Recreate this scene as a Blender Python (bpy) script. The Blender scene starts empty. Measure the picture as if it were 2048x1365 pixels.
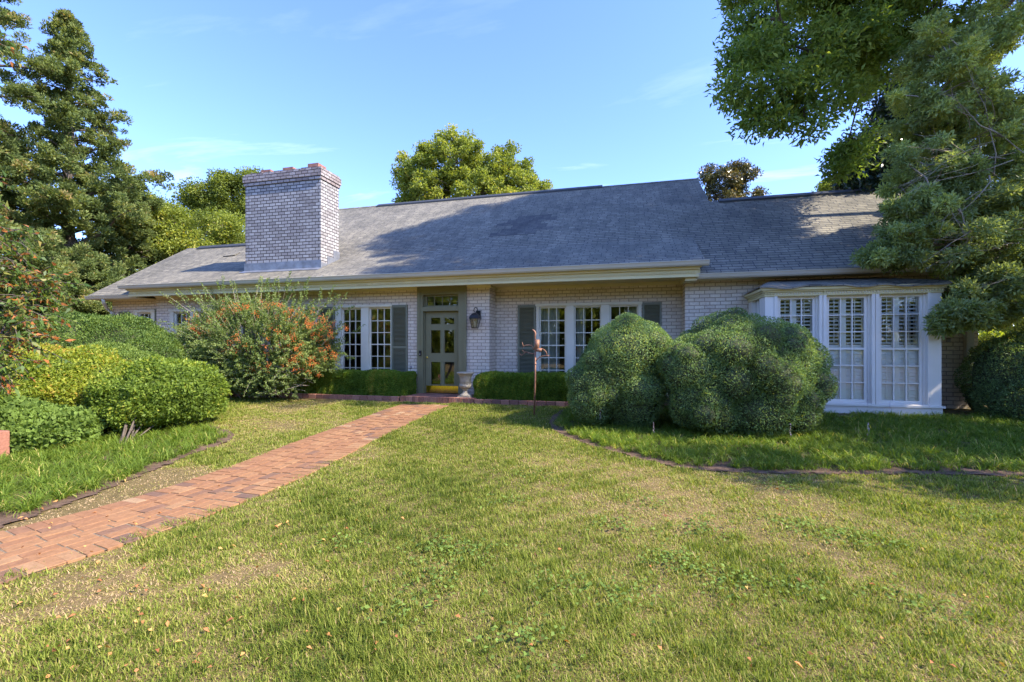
import bpy, math, random
import numpy as np
from mathutils import Vector
C = bpy.context.scene
COL = C.collection
R = math.radians
rng = np.random.default_rng(7)
random.seed(7)

# ------------------------------------------------------------------ camera, sky, sun
TH = math.atan(234/910); SN, CS = math.sin(TH), math.cos(TH)
CAMZ = 1.45
cam = bpy.data.cameras.new('camera'); camo = bpy.data.objects.new('camera', cam); COL.objects.link(camo)
camo.location = (0, 0, CAMZ); camo.rotation_euler = (R(90), 0, TH)
cam.sensor_width = 36; cam.lens = 910/2048*36; cam.shift_y = 9.5/2048
cam.clip_start = 0.05; cam.clip_end = 2000
C.camera = camo
SUN = Vector((1.0, -0.13, 0.93)).normalized()
EXPOSURE = 2.0
SKY_STRENGTH = 0.15
SUN_STRENGTH = 2.8
C.view_settings.view_transform = 'Standard'; C.view_settings.look = 'None'
C.view_settings.gamma = 1; C.view_settings.exposure = EXPOSURE
W = bpy.data.worlds.new('World'); C.world = W; W.use_nodes = True
nt = W.node_tree; nt.nodes.clear()
def N(nt, t, **k):
    n = nt.nodes.new(t)
    for a, v in k.items():
        if a in n.inputs.keys() if isinstance(a, str) else False: n.inputs[a].default_value = v
        else: setattr(n, a, v)
    return n
def build_world():
    out = N(nt, 'ShaderNodeOutputWorld'); bg = N(nt, 'ShaderNodeBackground')
    sky = N(nt, 'ShaderNodeTexSky'); sky.sky_type = 'NISHITA'; sky.sun_disc = False
    sky.sun_elevation = math.asin(SUN.z); sky.sun_rotation = math.atan2(SUN.x, SUN.y)
    sky.air_density = 1.0; sky.dust_density = 0.35; sky.ozone_density = 3.0; sky.altitude = 100
    tint = N(nt, 'ShaderNodeMix', data_type='RGBA', blend_type='MULTIPLY'); tint.inputs[0].default_value = 1
    tint.inputs[7].default_value = (0.595, 0.65, 0.92, 1)
    nt.links.new(sky.outputs[0], tint.inputs[6])
    # thin wispy cirrus
    tc = N(nt, 'ShaderNodeTexCoord'); sep = N(nt, 'ShaderNodeSeparateXYZ')
    nt.links.new(tc.outputs['Generated'], sep.inputs[0])
    zz = N(nt, 'ShaderNodeMath', operation='MAXIMUM'); zz.inputs[1].default_value = 0.03; nt.links.new(sep.outputs[2], zz.inputs[0])
    dx = N(nt, 'ShaderNodeMath', operation='DIVIDE'); nt.links.new(sep.outputs[0], dx.inputs[0]); nt.links.new(zz.outputs[0], dx.inputs[1])
    dy = N(nt, 'ShaderNodeMath', operation='DIVIDE'); nt.links.new(sep.outputs[1], dy.inputs[0]); nt.links.new(zz.outputs[0], dy.inputs[1])
    cmb = N(nt, 'ShaderNodeCombineXYZ'); nt.links.new(dx.outputs[0], cmb.inputs[0]); nt.links.new(dy.outputs[0], cmb.inputs[1])
    mp = N(nt, 'ShaderNodeMapping'); mp.inputs['Scale'].default_value = (0.8, 2.2, 1); mp.inputs['Rotation'].default_value = (0, 0, -TH+0.1)
    mp.inputs['Location'].default_value = (4.3, 2.4, 0)
    nt.links.new(cmb.outputs[0], mp.inputs[0])
    no = N(nt, 'ShaderNodeTexNoise'); no.inputs['Scale'].default_value = 1.1; no.inputs['Detail'].default_value = 7; no.inputs['Roughness'].default_value = 0.6; no.inputs['Distortion'].default_value = 0.5
    nt.links.new(mp.outputs[0], no.inputs[0])
    cr = N(nt, 'ShaderNodeValToRGB'); cr.color_ramp.elements[0].position = 0.57; cr.color_ramp.elements[1].position = 0.85
    cr.color_ramp.elements[0].color = (0, 0, 0, 1); cr.color_ramp.elements[1].color = (0.55, 0.55, 0.55, 1)
    nt.links.new(no.outputs[0], cr.inputs[0])
    hz = N(nt, 'ShaderNodeMapRange'); hz.inputs[1].default_value = 0.0; hz.inputs[2].default_value = 0.5; hz.inputs[3].default_value = 1.0; hz.inputs[4].default_value = 0.12
    nt.links.new(sep.outputs[2], hz.inputs[0])
    mm = N(nt, 'ShaderNodeMath', operation='MULTIPLY'); nt.links.new(cr.outputs[0], mm.inputs[0]); nt.links.new(hz.outputs[0], mm.inputs[1])
    mx = N(nt, 'ShaderNodeMix', data_type='RGBA'); nt.links.new(mm.outputs[0], mx.inputs[0]); nt.links.new(tint.outputs[2], mx.inputs[6]); mx.inputs[7].default_value = (5.2, 5.6, 6.2, 1)
    nt.links.new(mx.outputs[2], bg.inputs[0]); bg.inputs[1].default_value = SKY_STRENGTH
    nt.links.new(bg.outputs[0], out.inputs[0])
build_world()
sl = bpy.data.lights.new('sun', 'SUN'); sl.energy = SUN_STRENGTH; sl.angle = R(0.53); sl.color = (1.0, 0.91, 0.76)
so = bpy.data.objects.new('sun', sl); COL.objects.link(so)
so.rotation_euler = SUN.to_track_quat('Z', 'Y').to_euler(); so.location = (20, -5, 20)

# ------------------------------------------------------------------ pixel -> world helpers (positions measured in the photograph)
def at(u, v, Y):
    xc = (u-1024)/910; yc = (692-v)/910; t = Y/(CS+xc*SN)
    return Vector((t*(-SN+xc*CS), Y, CAMZ+t*yc))
def atd(u, v, d):
    xc = (u-1024)/910; yc = (692-v)/910
    return Vector((d*(-SN+xc*CS), d*(CS+xc*SN), CAMZ+d*yc))
def ss(a, b, x):
    t = np.clip((x-a)/(b-a), 0, 1); return t*t*(3-2*t)
def gz(x, y):
    x = np.asarray(x, float); y = np.asarray(y, float)
    return 0.16*ss(3.0, 10.0, y) + 0.09*ss(1.2, 4.0, x)*ss(5.5, 9.3, y) - 0.10*ss(2, -12, y) + 0.008*np.sin(x*1.7+y*.6)*np.sin(y*1.3-x*.4)
def grd(u, v):
    z = 0.05
    for _ in range(12):
        yc = (692-v)/910; xc = (u-1024)/910; t = (z-CAMZ)/yc
        x, y = t*(-SN+xc*CS), t*(CS+xc*SN); z = float(gz(x, y))
    return Vector((x, y, z))
def unit(a): return a/np.maximum(np.linalg.norm(a, axis=-1, keepdims=True), 1e-9)
_k = np.random.default_rng(3)
_KD = unit(_k.normal(size=(24, 3))); _KP = _k.uniform(0, 6.28, 24)
def sn(p, f=1.0, o=0):   # cheap smooth noise, about -1..1
    s = 0
    for i in range(5):
        j = (i*5+o) % 24
        s = s + np.sin(p@(_KD[j]*f*(1+.45*i)) + _KP[j]+o)
    return s/3.0

# ------------------------------------------------------------------ materials
MATS = {}
def newmat(name):
    m = bpy.data.materials.new(name); m.use_nodes = True; MATS[name] = m
    n = m.node_tree; n.nodes.clear(); o = N(n, 'ShaderNodeOutputMaterial'); return m, n, o
def link(n, a, b): n.links.new(a, b)
def ramp(n, cols, src=None):
    r = N(n, 'ShaderNodeValToRGB'); e = r.color_ramp.elements
    while len(e) < len(cols): e.new(0.5)
    for i, (p, c) in enumerate(cols):
        e[i].position = p; e[i].color = (*c, 1)
    if src is not None: link(n, src, r.inputs[0])
    return r
def noise(n, scale, detail=4, rough=.55, vec=None, dist=0):
    t = N(n, 'ShaderNodeTexNoise'); t.inputs['Scale'].default_value = scale; t.inputs['Detail'].default_value = detail
    t.inputs['Roughness'].default_value = rough; t.inputs['Distortion'].default_value = dist
    if vec is not None: link(n, vec, t.inputs[0])
    return t
def objco(n): return N(n, 'ShaderNodeTexCoord').outputs['Object']
def mixc(n, fac, a, b, mode='MIX'):
    m = N(n, 'ShaderNodeMix', data_type='RGBA', blend_type=mode)
    for i, x in ((0, fac), (6, a), (7, b)):
        if hasattr(x, 'links') or hasattr(x, 'is_linked'): link(n, x, m.inputs[i])
        else: m.inputs[i].default_value = x if i == 0 else (*x, 1)
    return m.outputs[2]
def plain(name, col, rough=.6, var=.12, scale=6, bump=.0, metal=0, spec=.4):
    m, n, o = newmat(name); b = N(n, 'ShaderNodeBsdfPrincipled'); oc = objco(n)
    no = noise(n, scale, 5, .6, oc)
    c0 = tuple(max(0, x*(1-var)) for x in col); c1 = tuple(min(1, x*(1+var)) for x in col)
    r = ramp(n, [(.3, c0), (.7, c1)], no.outputs[0]); link(n, r.outputs[0], b.inputs['Base Color'])
    b.inputs['Roughness'].default_value = rough; b.inputs['Metallic'].default_value = metal; b.inputs['Specular IOR Level'].default_value = spec
    if bump:
        n2 = noise(n, scale*8, 4, .6, oc); bp = N(n, 'ShaderNodeBump'); bp.inputs['Strength'].default_value = bump; bp.inputs['Distance'].default_value = .01
        link(n, n2.outputs[0], bp.inputs['Height']); link(n, bp.outputs[0], b.inputs['Normal'])
    link(n, b.outputs[0], o.inputs[0]); return m
def leafmat(name, cols, transl=.35, rough=.5, spec=.35, tcol=None, k=1.4):
    cols = [(p, (min(.7, c[0]*k*1.04), min(.7, c[1]*k), min(.7, c[2]*k*.9))) for p, c in cols]
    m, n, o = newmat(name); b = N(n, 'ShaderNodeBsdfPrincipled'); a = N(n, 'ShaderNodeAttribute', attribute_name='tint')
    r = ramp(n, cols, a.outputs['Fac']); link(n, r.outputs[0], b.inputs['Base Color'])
    b.inputs['Roughness'].default_value = rough; b.inputs['Specular IOR Level'].default_value = spec
    t = N(n, 'ShaderNodeBsdfTranslucent'); tc = mixc(n, 1.0, r.outputs[0], tcol or (1.5, 1.45, .6), 'MULTIPLY'); link(n, tc, t.inputs[0])
    mx = N(n, 'ShaderNodeMixShader'); mx.inputs[0].default_value = transl; link(n, b.outputs[0], mx.inputs[1]); link(n, t.outputs[0], mx.inputs[2])
    link(n, mx.outputs[0], o.inputs[0]); return m
def brickmat(name, base, alt, mortar, stain, bw=.21, rh=.08, ms=.009, stain_amt=.5, bump=.7):
    m, n, o = newmat(name); b = N(n, 'ShaderNodeBsdfPrincipled'); uv = N(n, 'ShaderNodeTexCoord').outputs['UV']; oc = objco(n)
    wob = noise(n, 3.0, 2, .5, oc); wv = mixc(n, .006, uv, wob.outputs['Color'], 'LINEAR_LIGHT')
    t = N(n, 'ShaderNodeTexBrick'); link(n, wv, t.inputs[0]); t.offset = .5
    t.inputs['Scale'].default_value = 1; t.inputs['Brick Width'].default_value = bw; t.inputs['Row Height'].default_value = rh
    t.inputs['Mortar Size'].default_value = ms; t.inputs['Mortar Smooth'].default_value = .25; t.inputs['Bias'].default_value = -.1
    t.inputs['Color1'].default_value = (*base, 1); t.inputs['Color2'].default_value = (*alt, 1); t.inputs['Mortar'].default_value = (*mortar, 1)
    n1 = noise(n, 2.2, 6, .65, oc); r1 = ramp(n, [(.50, (0, 0, 0)), (.72, (1, 1, 1))], n1.outputs[0])
    n3 = noise(n, 26, 5, .7, oc); r3 = ramp(n, [(.42, (0, 0, 0)), (.68, (1, 1, 1))], n3.outputs[0])
    f = N(n, 'ShaderNodeMath', operation='MULTIPLY'); link(n, r1.outputs[0], f.inputs[0]); link(n, r3.outputs[0], f.inputs[1])
    f2 = N(n, 'ShaderNodeMath', operation='MULTIPLY'); link(n, f.outputs[0], f2.inputs[0]); f2.inputs[1].default_value = stain_amt
    c1 = mixc(n, f2.outputs[0], t.outputs['Color'], stain)
    f3 = N(n, 'ShaderNodeMath', operation='MULTIPLY'); link(n, r3.outputs[0], f3.inputs[0]); f3.inputs[1].default_value = .22
    c2 = mixc(n, f3.outputs[0], c1, stain)
    link(n, c2, b.inputs['Base Color']); b.inputs['Roughness'].default_value = .85; b.inputs['Specular IOR Level'].default_value = .2
    inv = N(n, 'ShaderNodeMath', operation='SUBTRACT'); inv.inputs[0].default_value = 1; link(n, t.outputs['Fac'], inv.inputs[1])
    h = N(n, 'ShaderNodeMath', operation='MULTIPLY_ADD'); link(n, n3.outputs[0], h.inputs[0]); h.inputs[1].default_value = .35; link(n, inv.outputs[0], h.inputs[2])
    bp = N(n, 'ShaderNodeBump'); bp.inputs['Strength'].default_value = bump; bp.inputs['Distance'].default_value = .012
    link(n, h.outputs[0], bp.inputs['Height']); link(n, bp.outputs[0], b.inputs['Normal'])
    link(n, b.outputs[0], o.inputs[0]); return m
def roofmat(name):
    m, n, o = newmat(name); b = N(n, 'ShaderNodeBsdfPrincipled'); uv = N(n, 'ShaderNodeTexCoord').outputs['UV']; oc = objco(n)
    wob = noise(n, 1.6, 4, .6, oc); wv = mixc(n, .022, uv, wob.outputs['Color'], 'LINEAR_LIGHT')
    t = N(n, 'ShaderNodeTexBrick'); link(n, wv, t.inputs[0]); t.offset = .37; t.offset_frequency = 2; t.squash = .8; t.squash_frequency = 3
    t.inputs['Scale'].default_value = 1; t.inputs['Brick Width'].default_value = .26; t.inputs['Row Height'].default_value = .127
    t.inputs['Mortar Size'].default_value = .009; t.inputs['Mortar Smooth'].default_value = .1
    t.inputs['Color1'].default_value = (.172, .162, .130, 1); t.inputs['Color2'].default_value = (.25, .232, .185, 1); t.inputs['Mortar'].default_value = (.075, .075, .08, 1)
    # butt-edge gradient within each course gives each course a slightly raised lower edge with its shadow painted in
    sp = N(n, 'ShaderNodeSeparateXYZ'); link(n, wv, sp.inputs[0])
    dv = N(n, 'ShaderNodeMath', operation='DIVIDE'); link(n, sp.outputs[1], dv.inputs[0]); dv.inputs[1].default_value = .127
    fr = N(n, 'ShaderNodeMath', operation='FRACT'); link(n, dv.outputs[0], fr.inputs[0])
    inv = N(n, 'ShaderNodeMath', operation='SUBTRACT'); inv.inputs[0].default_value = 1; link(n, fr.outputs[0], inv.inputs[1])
    n1 = noise(n, .45, 5, .6, oc, .4); r1 = ramp(n, [(.35, (.80, .79, .78)), (.65, (1.14, 1.11, 1.07))], n1.outputs[0])
    n2 = noise(n, 60, 3, .7, oc); r2 = ramp(n, [(.3, (.75, .75, .75)), (.7, (1.25, 1.25, 1.25))], n2.outputs[0])
    mp = N(n, 'ShaderNodeMapping'); mp.inputs['Scale'].default_value = (2.2, .5, .5); link(n, uv, mp.inputs[0])
    n4 = noise(n, 1.5, 5, .6, mp.outputs[0]); r4 = ramp(n, [(.4, (.78, .78, .8)), (.62, (1.1, 1.08, 1.05))], n4.outputs[0])
    r5 = ramp(n, [(.0, (.42, .42, .45)), (.13, (.55, .55, .57)), (.20, (1, 1, 1)), (.9, (1.08, 1.08, 1.08))], fr.outputs[0])  # dark band in the colour imitates the shadow line at each butt edge
    c = mixc(n, 1.0, t.outputs['Color'], r1.outputs[0], 'MULTIPLY'); c = mixc(n, 1.0, c, r2.outputs[0], 'MULTIPLY'); c = mixc(n, .8, c, r4.outputs[0], 'MULTIPLY')
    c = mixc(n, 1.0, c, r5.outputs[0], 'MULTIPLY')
    link(n, c, b.inputs['Base Color']); b.inputs['Roughness'].default_value = .9; b.inputs['Specular IOR Level'].default_value = .25
    bp = N(n, 'ShaderNodeBump'); bp.inputs['Strength'].default_value = .9; bp.inputs['Distance'].default_value = .02
    mf = N(n, 'ShaderNodeMath', operation='MULTIPLY_ADD'); link(n, n2.outputs[0], mf.inputs[0]); mf.inputs[1].default_value = .2; link(n, inv.outputs[0], mf.inputs[2])
    link(n, mf.outputs[0], bp.inputs['Height']); link(n, bp.outputs[0], b.inputs['Normal'])
    link(n, b.outputs[0], o.inputs[0]); return m
def glassmat(name, k=.16):
    m, n, o = newmat(name); g = N(n, 'ShaderNodeBsdfGlossy'); g.inputs['Roughness'].default_value = .012; t = N(n, 'ShaderNodeBsdfTransparent'); t.inputs[0].default_value = (.93, .95, .94, 1)
    fr = N(n, 'ShaderNodeFresnel'); fr.inputs[0].default_value = 1.5
    ad = N(n, 'ShaderNodeMath', operation='ADD', use_clamp=True); link(n, fr.outputs[0], ad.inputs[0]); ad.inputs[1].default_value = k
    no = noise(n, 1.4, 2, .5, objco(n)); bp = N(n, 'ShaderNodeBump'); bp.inputs['Strength'].default_value = .05; bp.inputs['Distance'].default_value = .05
    link(n, no.outputs[0], bp.inputs['Height']); link(n, bp.outputs[0], g.inputs['Normal'])
    mx = N(n, 'ShaderNodeMixShader'); link(n, ad.outputs[0], mx.inputs[0]); link(n, t.outputs[0], mx.inputs[1]); link(n, g.outputs[0], mx.inputs[2])
    link(n, mx.outputs[0], o.inputs[0]); return m
def tintmat(name, cols, rough=.8, noise_scale=40, amt=.25, bump=.4, spec=.25):
    m, n, o = newmat(name); b = N(n, 'ShaderNodeBsdfPrincipled'); a = N(n, 'ShaderNodeAttribute', attribute_name='tint')
    r = ramp(n, cols, a.outputs['Fac']); oc = objco(n); no = noise(n, noise_scale, 5, .65, oc)
    r2 = ramp(n, [(.3, (1-amt,)*3), (.7, (1+amt,)*3)], no.outputs[0]); c = mixc(n, 1.0, r.outputs[0], r2.outputs[0], 'MULTIPLY')
    link(n, c, b.inputs['Base Color']); b.inputs['Roughness'].default_value = rough; b.inputs['Specular IOR Level'].default_value = spec
    bp = N(n, 'ShaderNodeBump'); bp.inputs['Strength'].default_value = bump; bp.inputs['Distance'].default_value = .005
    link(n, no.outputs[0], bp.inputs['Height']); link(n, bp.outputs[0], b.inputs['Normal'])
    link(n, b.outputs[0], o.inputs[0]); return m
def groundmat():
    m, n, o = newmat('ground'); b = N(n, 'ShaderNodeBsdfPrincipled'); oc = objco(n)
    n1 = noise(n, .35, 5, .6, oc); n2 = noise(n, 9, 6, .7, oc); n3 = noise(n, 120, 3, .7, oc)
    r1 = ramp(n, [(.35, (.135, .115, .05)), (.55, (.20, .15, .075)), (.70, (.29, .195, .115))], n1.outputs[0])
    r2 = ramp(n, [(.3, (.6, .6, .55)), (.7, (1.35, 1.3, 1.2))], n2.outputs[0]); r3 = ramp(n, [(.25, (.55, .55, .5)), (.75, (1.4, 1.4, 1.35))], n3.outputs[0])
    c = mixc(n, 1.0, r1.outputs[0], r2.outputs[0], 'MULTIPLY'); c = mixc(n, 1.0, c, r3.outputs[0], 'MULTIPLY')
    link(n, c, b.inputs['Base Color']); b.inputs['Roughness'].default_value = .95; b.inputs['Specular IOR Level'].default_value = .1
    bp = N(n, 'ShaderNodeBump'); bp.inputs['Strength'].default_value = .8; bp.inputs['Distance'].default_value = .02
    link(n, n3.outputs[0], bp.inputs['Height']); link(n, bp.outputs[0], b.inputs['Normal']); link(n, b.outputs[0], o.inputs[0]); return m

M_brick = brickmat('whitewashed_brick', (.80, .69, .545), (.68, .57, .45), (.42, .32, .235), (.33, .22, .18), stain_amt=.6)
M_chim = brickmat('weathered_brick', (.46, .44, .43), (.28, .26, .255), (.06, .055, .055), (.15, .125, .125), bw=.20, rh=.088, ms=.011, stain_amt=.85, bump=1)
M_cap = brickmat('stained_brick', (.42, .37, .36), (.25, .20, .19), (.06, .05, .05), (.12, .09, .085), bw=.20, rh=.088, ms=.010, stain_amt=.9, bump=1)
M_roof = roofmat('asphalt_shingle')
M_cream = plain('cream_paint', (.68, .58, .30), .5, .05, 3)
M_gut = plain('gutter_paint', (.56, .51, .40), .4, .06, 2)
M_white = plain('white_paint', (.82, .76, .68), .45, .05, 2)
M_trim = plain('offwhite_trim', (.74, .68, .54), .5, .05, 3)
M_green = plain('olive_paint', (.20, .185, .10), .45, .06, 3)
M_shut = plain('shutter_paint', (.185, .185, .125), .5, .08, 3)
M_glass = glassmat('window_glass', .13)
M_bayglass = glassmat('bay_glass', .05)
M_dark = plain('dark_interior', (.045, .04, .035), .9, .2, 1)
M_curtain = plain('curtain_fabric', (.42, .44, .36), .9, .08, 4)
M_blind = plain('blind_paint', (.93, .94, .92), .5, .03, 3)
M_lead = plain('flashing_metal', (.30, .31, .34), .45, .3, 5, .2, .6)
M_flue = plain('terracotta', (.30, .14, .10), .8, .3, 8, .4)
M_ridge = plain('ridge_metal', (.045, .047, .05), .6, .15, 4)
M_black = plain('black_metal', (.03, .028, .026), .45, .3, 9, .2, .3)
M_brass = plain('brass', (.93, .68, .16), .16, .06, 3, .15, 1.0)
M_stone = plain('urn_stone', (.37, .32, .235), .85, .3, 7, .6)
M_rust = plain('rusty_steel', (.32, .16, .10), .6, .35, 14, .3, .35)
M_soil = plain('soil', (.13, .078, .048), .95, .5, 14, 1.0)
M_bark = plain('bark', (.12, .095, .075), .9, .4, 9, 1.0)
M_palebark = plain('pale_bark', (.30, .25, .20), .9, .3, 9, .8)
M_pipe = plain('black_plastic', (.012, .012, .013), .35, .1, 5)
M_path = tintmat('path_brick', [(0, (.15, .09, .065)), (.2, (.25, .125, .065)), (.5, (.27, .132, .064)), (.8, (.31, .165, .08)), (1, (.34, .22, .125))], .85, 30, .2, .25)
M_edge = tintmat('edging_brick', [(0, (.15, .08, .065)), (.5, (.32, .14, .095)), (1, (.43, .22, .15))], .85)
M_mortar = plain('sand_joint', (.20, .15, .10), .95, .3, 20, .8)
M_ground = groundmat()

# ------------------------------------------------------------------ mesh helpers
def tag(o, label=None, cat=None, group=None, kind=None):
    if label: o['label'] = label
    if cat: o['category'] = cat
    if group: o['group'] = group
    if kind: o['kind'] = kind
    return o
def empty(name, loc, label, cat, group=None):
    o = bpy.data.objects.new(name, None); COL.objects.link(o); o.location = loc; o.empty_display_size = .3
    return tag(o, label, cat, group)
class MB:
    def __init__(s): s.v = []; s.f = []; s.t = []; s.sm = []
    def add(s, vs, fs, tint=0.5, smooth=False):
        b = len(s.v); s.v += [tuple(p) for p in vs]; s.f += [tuple(i+b for i in f) for f in fs]; s.t += [tint]*len(fs); s.sm += [smooth]*len(fs)
    def box(s, x0, x1, y0, y1, z0, z1, tint=.5):
        x0, x1 = min(x0, x1), max(x0, x1); y0, y1 = min(y0, y1), max(y0, y1); z0, z1 = min(z0, z1), max(z0, z1)
        v = [(x0, y0, z0), (x1, y0, z0), (x1, y1, z0), (x0, y1, z0), (x0, y0, z1), (x1, y0, z1), (x1, y1, z1), (x0, y1, z1)]
        s.add(v, [(0, 3, 2, 1), (4, 5, 6, 7), (0, 1, 5, 4), (1, 2, 6, 5), (2, 3, 7, 6), (3, 0, 4, 7)], tint)
    def obox(s, c, ax, ay, az, tint=.5):   # oriented box from half-vectors
        c, ax, ay, az = map(Vector, (c, ax, ay, az))
        v = [c+ax*i+ay*j+az*k for k in (-1, 1) for j in (-1, 1) for i in (-1, 1)]
        s.add(v, [(0, 2, 3, 1), (4, 5, 7, 6), (0, 1, 5, 4), (1, 3, 7, 5), (3, 2, 6, 7), (2, 0, 4, 6)], tint)
    def prism_x(s, prof, x0, x1, tint=.5):   # profile of (y,z) extruded along x; counter-clockwise seen from +x
        n = len(prof); v = [(x0, y, z) for y, z in prof]+[(x1, y, z) for y, z in prof]
        f = [tuple(range(n-1, -1, -1)), tuple(range(n, 2*n))]
        f += [(i, (i+1) % n, (i+1) % n+n, i+n) for i in range(n)]
        s.add(v, f, tint)
    def poly(s, pts, thick=0, tint=.5):
        s.add(pts, [tuple(range(len(pts)))], tint)
    def grid(s, x0, x1, z0, z1, y0, y1, holes, tint=.5):   # slab in the xz plane between y0 (front) and y1 with rectangular holes
        xs = sorted({x0, x1, *[h[0] for h in holes], *[h[1] for h in holes]}); xs = [x for x in xs if x0 <= x <= x1]
        zs = sorted({z0, z1, *[h[2] for h in holes], *[h[3] for h in holes]}); zs = [z for z in zs if z0 <= z <= z1]
        def solid(i, j):
            if i < 0 or j < 0 or i >= len(xs)-1 or j >= len(zs)-1: return False
            cx, cz = (xs[i]+xs[i+1])/2, (zs[j]+zs[j+1])/2
            return not any(h[0] < cx < h[1] and h[2] < cz < h[3] for h in holes)
        for i in range(len(xs)-1):
            for j in range(len(zs)-1):
                if not solid(i, j): continue
                a, b, c, d = xs[i], xs[i+1], zs[j], zs[j+1]
                s.add([(a, y0, c), (b, y0, c), (b, y0, d), (a, y0, d)], [(0, 1, 2, 3)], tint)
                s.add([(a, y1, c), (b, y1, c), (b, y1, d), (a, y1, d)], [(3, 2, 1, 0)], tint)
                if not solid(i-1, j): s.add([(a, y0, c), (a, y1, c), (a, y1, d), (a, y0, d)], [(3, 2, 1, 0)], tint)
                if not solid(i+1, j): s.add([(b, y0, c), (b, y1, c), (b, y1, d), (b, y0, d)], [(0, 1, 2, 3)], tint)
                if not solid(i, j-1): s.add([(a, y0, c), (b, y0, c), (b, y1, c), (a, y1, c)], [(3, 2, 1, 0)], tint)
                if not solid(i, j+1): s.add([(a, y0, d), (b, y0, d), (b, y1, d), (a, y1, d)], [(0, 1, 2, 3)], tint)
    def tube(s, pts, rad, seg=8, tint=.5, caps=True):
        pts = [Vector(p) for p in pts]; n = len(pts)
        if not hasattr(rad, '__len__'): rad = [rad]*n
        vs = []; fs = []; up = None
        for i, p in enumerate(pts):
            d = (pts[min(i+1, n-1)]-pts[max(i-1, 0)]).normalized()
            if up is None:
                up = d.orthogonal().normalized()
            else:
                up = (up-d*up.dot(d)); up = up.normalized() if up.length > 1e-6 else d.orthogonal().normalized()
            r = d.cross(up)
            for k in range(seg):
                a = 2*math.pi*k/seg; vs.append(p+(up*math.cos(a)+r*math.sin(a))*rad[i])
        for i in range(n-1):
            for k in range(seg):
                k2 = (k+1) % seg; fs.append((i*seg+k, i*seg+k2, (i+1)*seg+k2, (i+1)*seg+k))
        if caps: fs.append(tuple(range(seg-1, -1, -1))); fs.append(tuple((n-1)*seg+k for k in range(seg)))
        s.add(vs, fs, tint, True)
    def lathe(s, prof, c, seg=32, tint=.5, flute=0, smooth=True):
        vs = []; n = len(prof)
        for r, z in prof:
            for k in range(seg):
                a = 2*math.pi*k/seg; rr = r*(1+(flute*math.cos(a*12) if r > 0 else 0)); vs.append((c[0]+rr*math.cos(a), c[1]+rr*math.sin(a), c[2]+z))
        fs = [(i*seg+k, i*seg+(k+1) % seg, (i+1)*seg+(k+1) % seg, (i+1)*seg+k) for i in range(n-1) for k in range(seg)]
        fs.append(tuple(range(seg-1, -1, -1))); fs.append(tuple((n-1)*seg+k for k in range(seg)))
        s.add(vs, fs, tint, smooth)
    def build(s, name, mat, parent=None, uv=True, bevel=0):
        me = bpy.data.meshes.new(name); me.from_pydata([Vector(v) for v in s.v], [], s.f); me.update()
        off = Vector((0, 0, 0))
        if uv:
            ul = me.uv_layers.new(name='UVMap'); Z = Vector((0, 0, 1))
            for p in me.polygons:
                nn = p.normal
                t = Vector((1, 0, 0)) if abs(nn.z) > .97 else Z.cross(nn).normalized()
                bb = nn.cross(t)
                for li in p.loop_indices:
                    co = me.vertices[me.loops[li].vertex_index].co; ul.data[li].uv = (co.dot(t), co.dot(bb))
        a = me.attributes.new('tint', 'FLOAT', 'FACE'); a.data.foreach_set('value', s.t)
        if any(s.sm): me.polygons.foreach_set('use_smooth', s.sm)
        me.materials.append(mat); o = bpy.data.objects.new(name, me); COL.objects.link(o)
        if bevel:
            m = o.modifiers.new('bevel', 'BEVEL'); m.width = bevel; m.segments = 2; m.limit_method = 'ANGLE'
        if parent:
            o.parent = parent
            g = parent
            while g.parent: g = g.parent
            if parent.type == 'EMPTY': o.location = -parent.location
        return o
def npmesh(name, verts, quads, tint, mat, parent=None, tris=None, smooth=False):
    me = bpy.data.meshes.new(name); nv = len(verts); nq = len(quads); ntr = 0 if tris is None else len(tris)
    me.vertices.add(nv); me.vertices.foreach_set('co', np.asarray(verts, np.float32).ravel())
    loops = np.asarray(quads, np.int32).ravel()
    if ntr: loops = np.concatenate([loops, np.asarray(tris, np.int32).ravel()])
    me.loops.add(len(loops)); me.loops.foreach_set('vertex_index', loops)
    me.polygons.add(nq+ntr)
    st = np.arange(nq)*4
    if ntr: st = np.concatenate([st, nq*4+np.arange(ntr)*3])
    me.polygons.foreach_set('loop_start', st.astype(np.int32))
    if smooth: me.polygons.foreach_set('use_smooth', np.ones(nq+ntr, bool))
    me.update(calc_edges=True)
    a = me.attributes.new('tint', 'FLOAT', 'FACE'); a.data.foreach_set('value', np.asarray(tint, np.float32))
    me.materials.append(mat); o = bpy.data.objects.new(name, me); COL.objects.link(o)
    if parent:
        o.parent = parent
        if parent.type == 'EMPTY': o.location = -parent.location
    return o
def leaves(name, P, D, L, Wd, tint, mat, parent=None, droop=.15, Nn=None):
    n = len(P); D = unit(D)
    if Nn is None: Nn = rng.normal(size=(n, 3))+np.array([0, 0, .6])
    S = unit(np.cross(D, Nn)); U = unit(np.cross(S, D)); L = np.broadcast_to(np.asarray(L, float), (n,))[:, None]; Wd = np.broadcast_to(np.asarray(Wd, float), (n,))[:, None]
    v = np.empty((n, 4, 3)); v[:, 0] = P; mid = P+D*L*.45+U*L*.08
    v[:, 1] = mid+S*Wd*.5; v[:, 3] = mid-S*Wd*.5; v[:, 2] = P+D*L-U*L*droop
    q = np.arange(n*4).reshape(n, 4)
    return npmesh(name, v.reshape(-1, 3), q, np.clip(tint, 0, 1), mat, parent)
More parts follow.
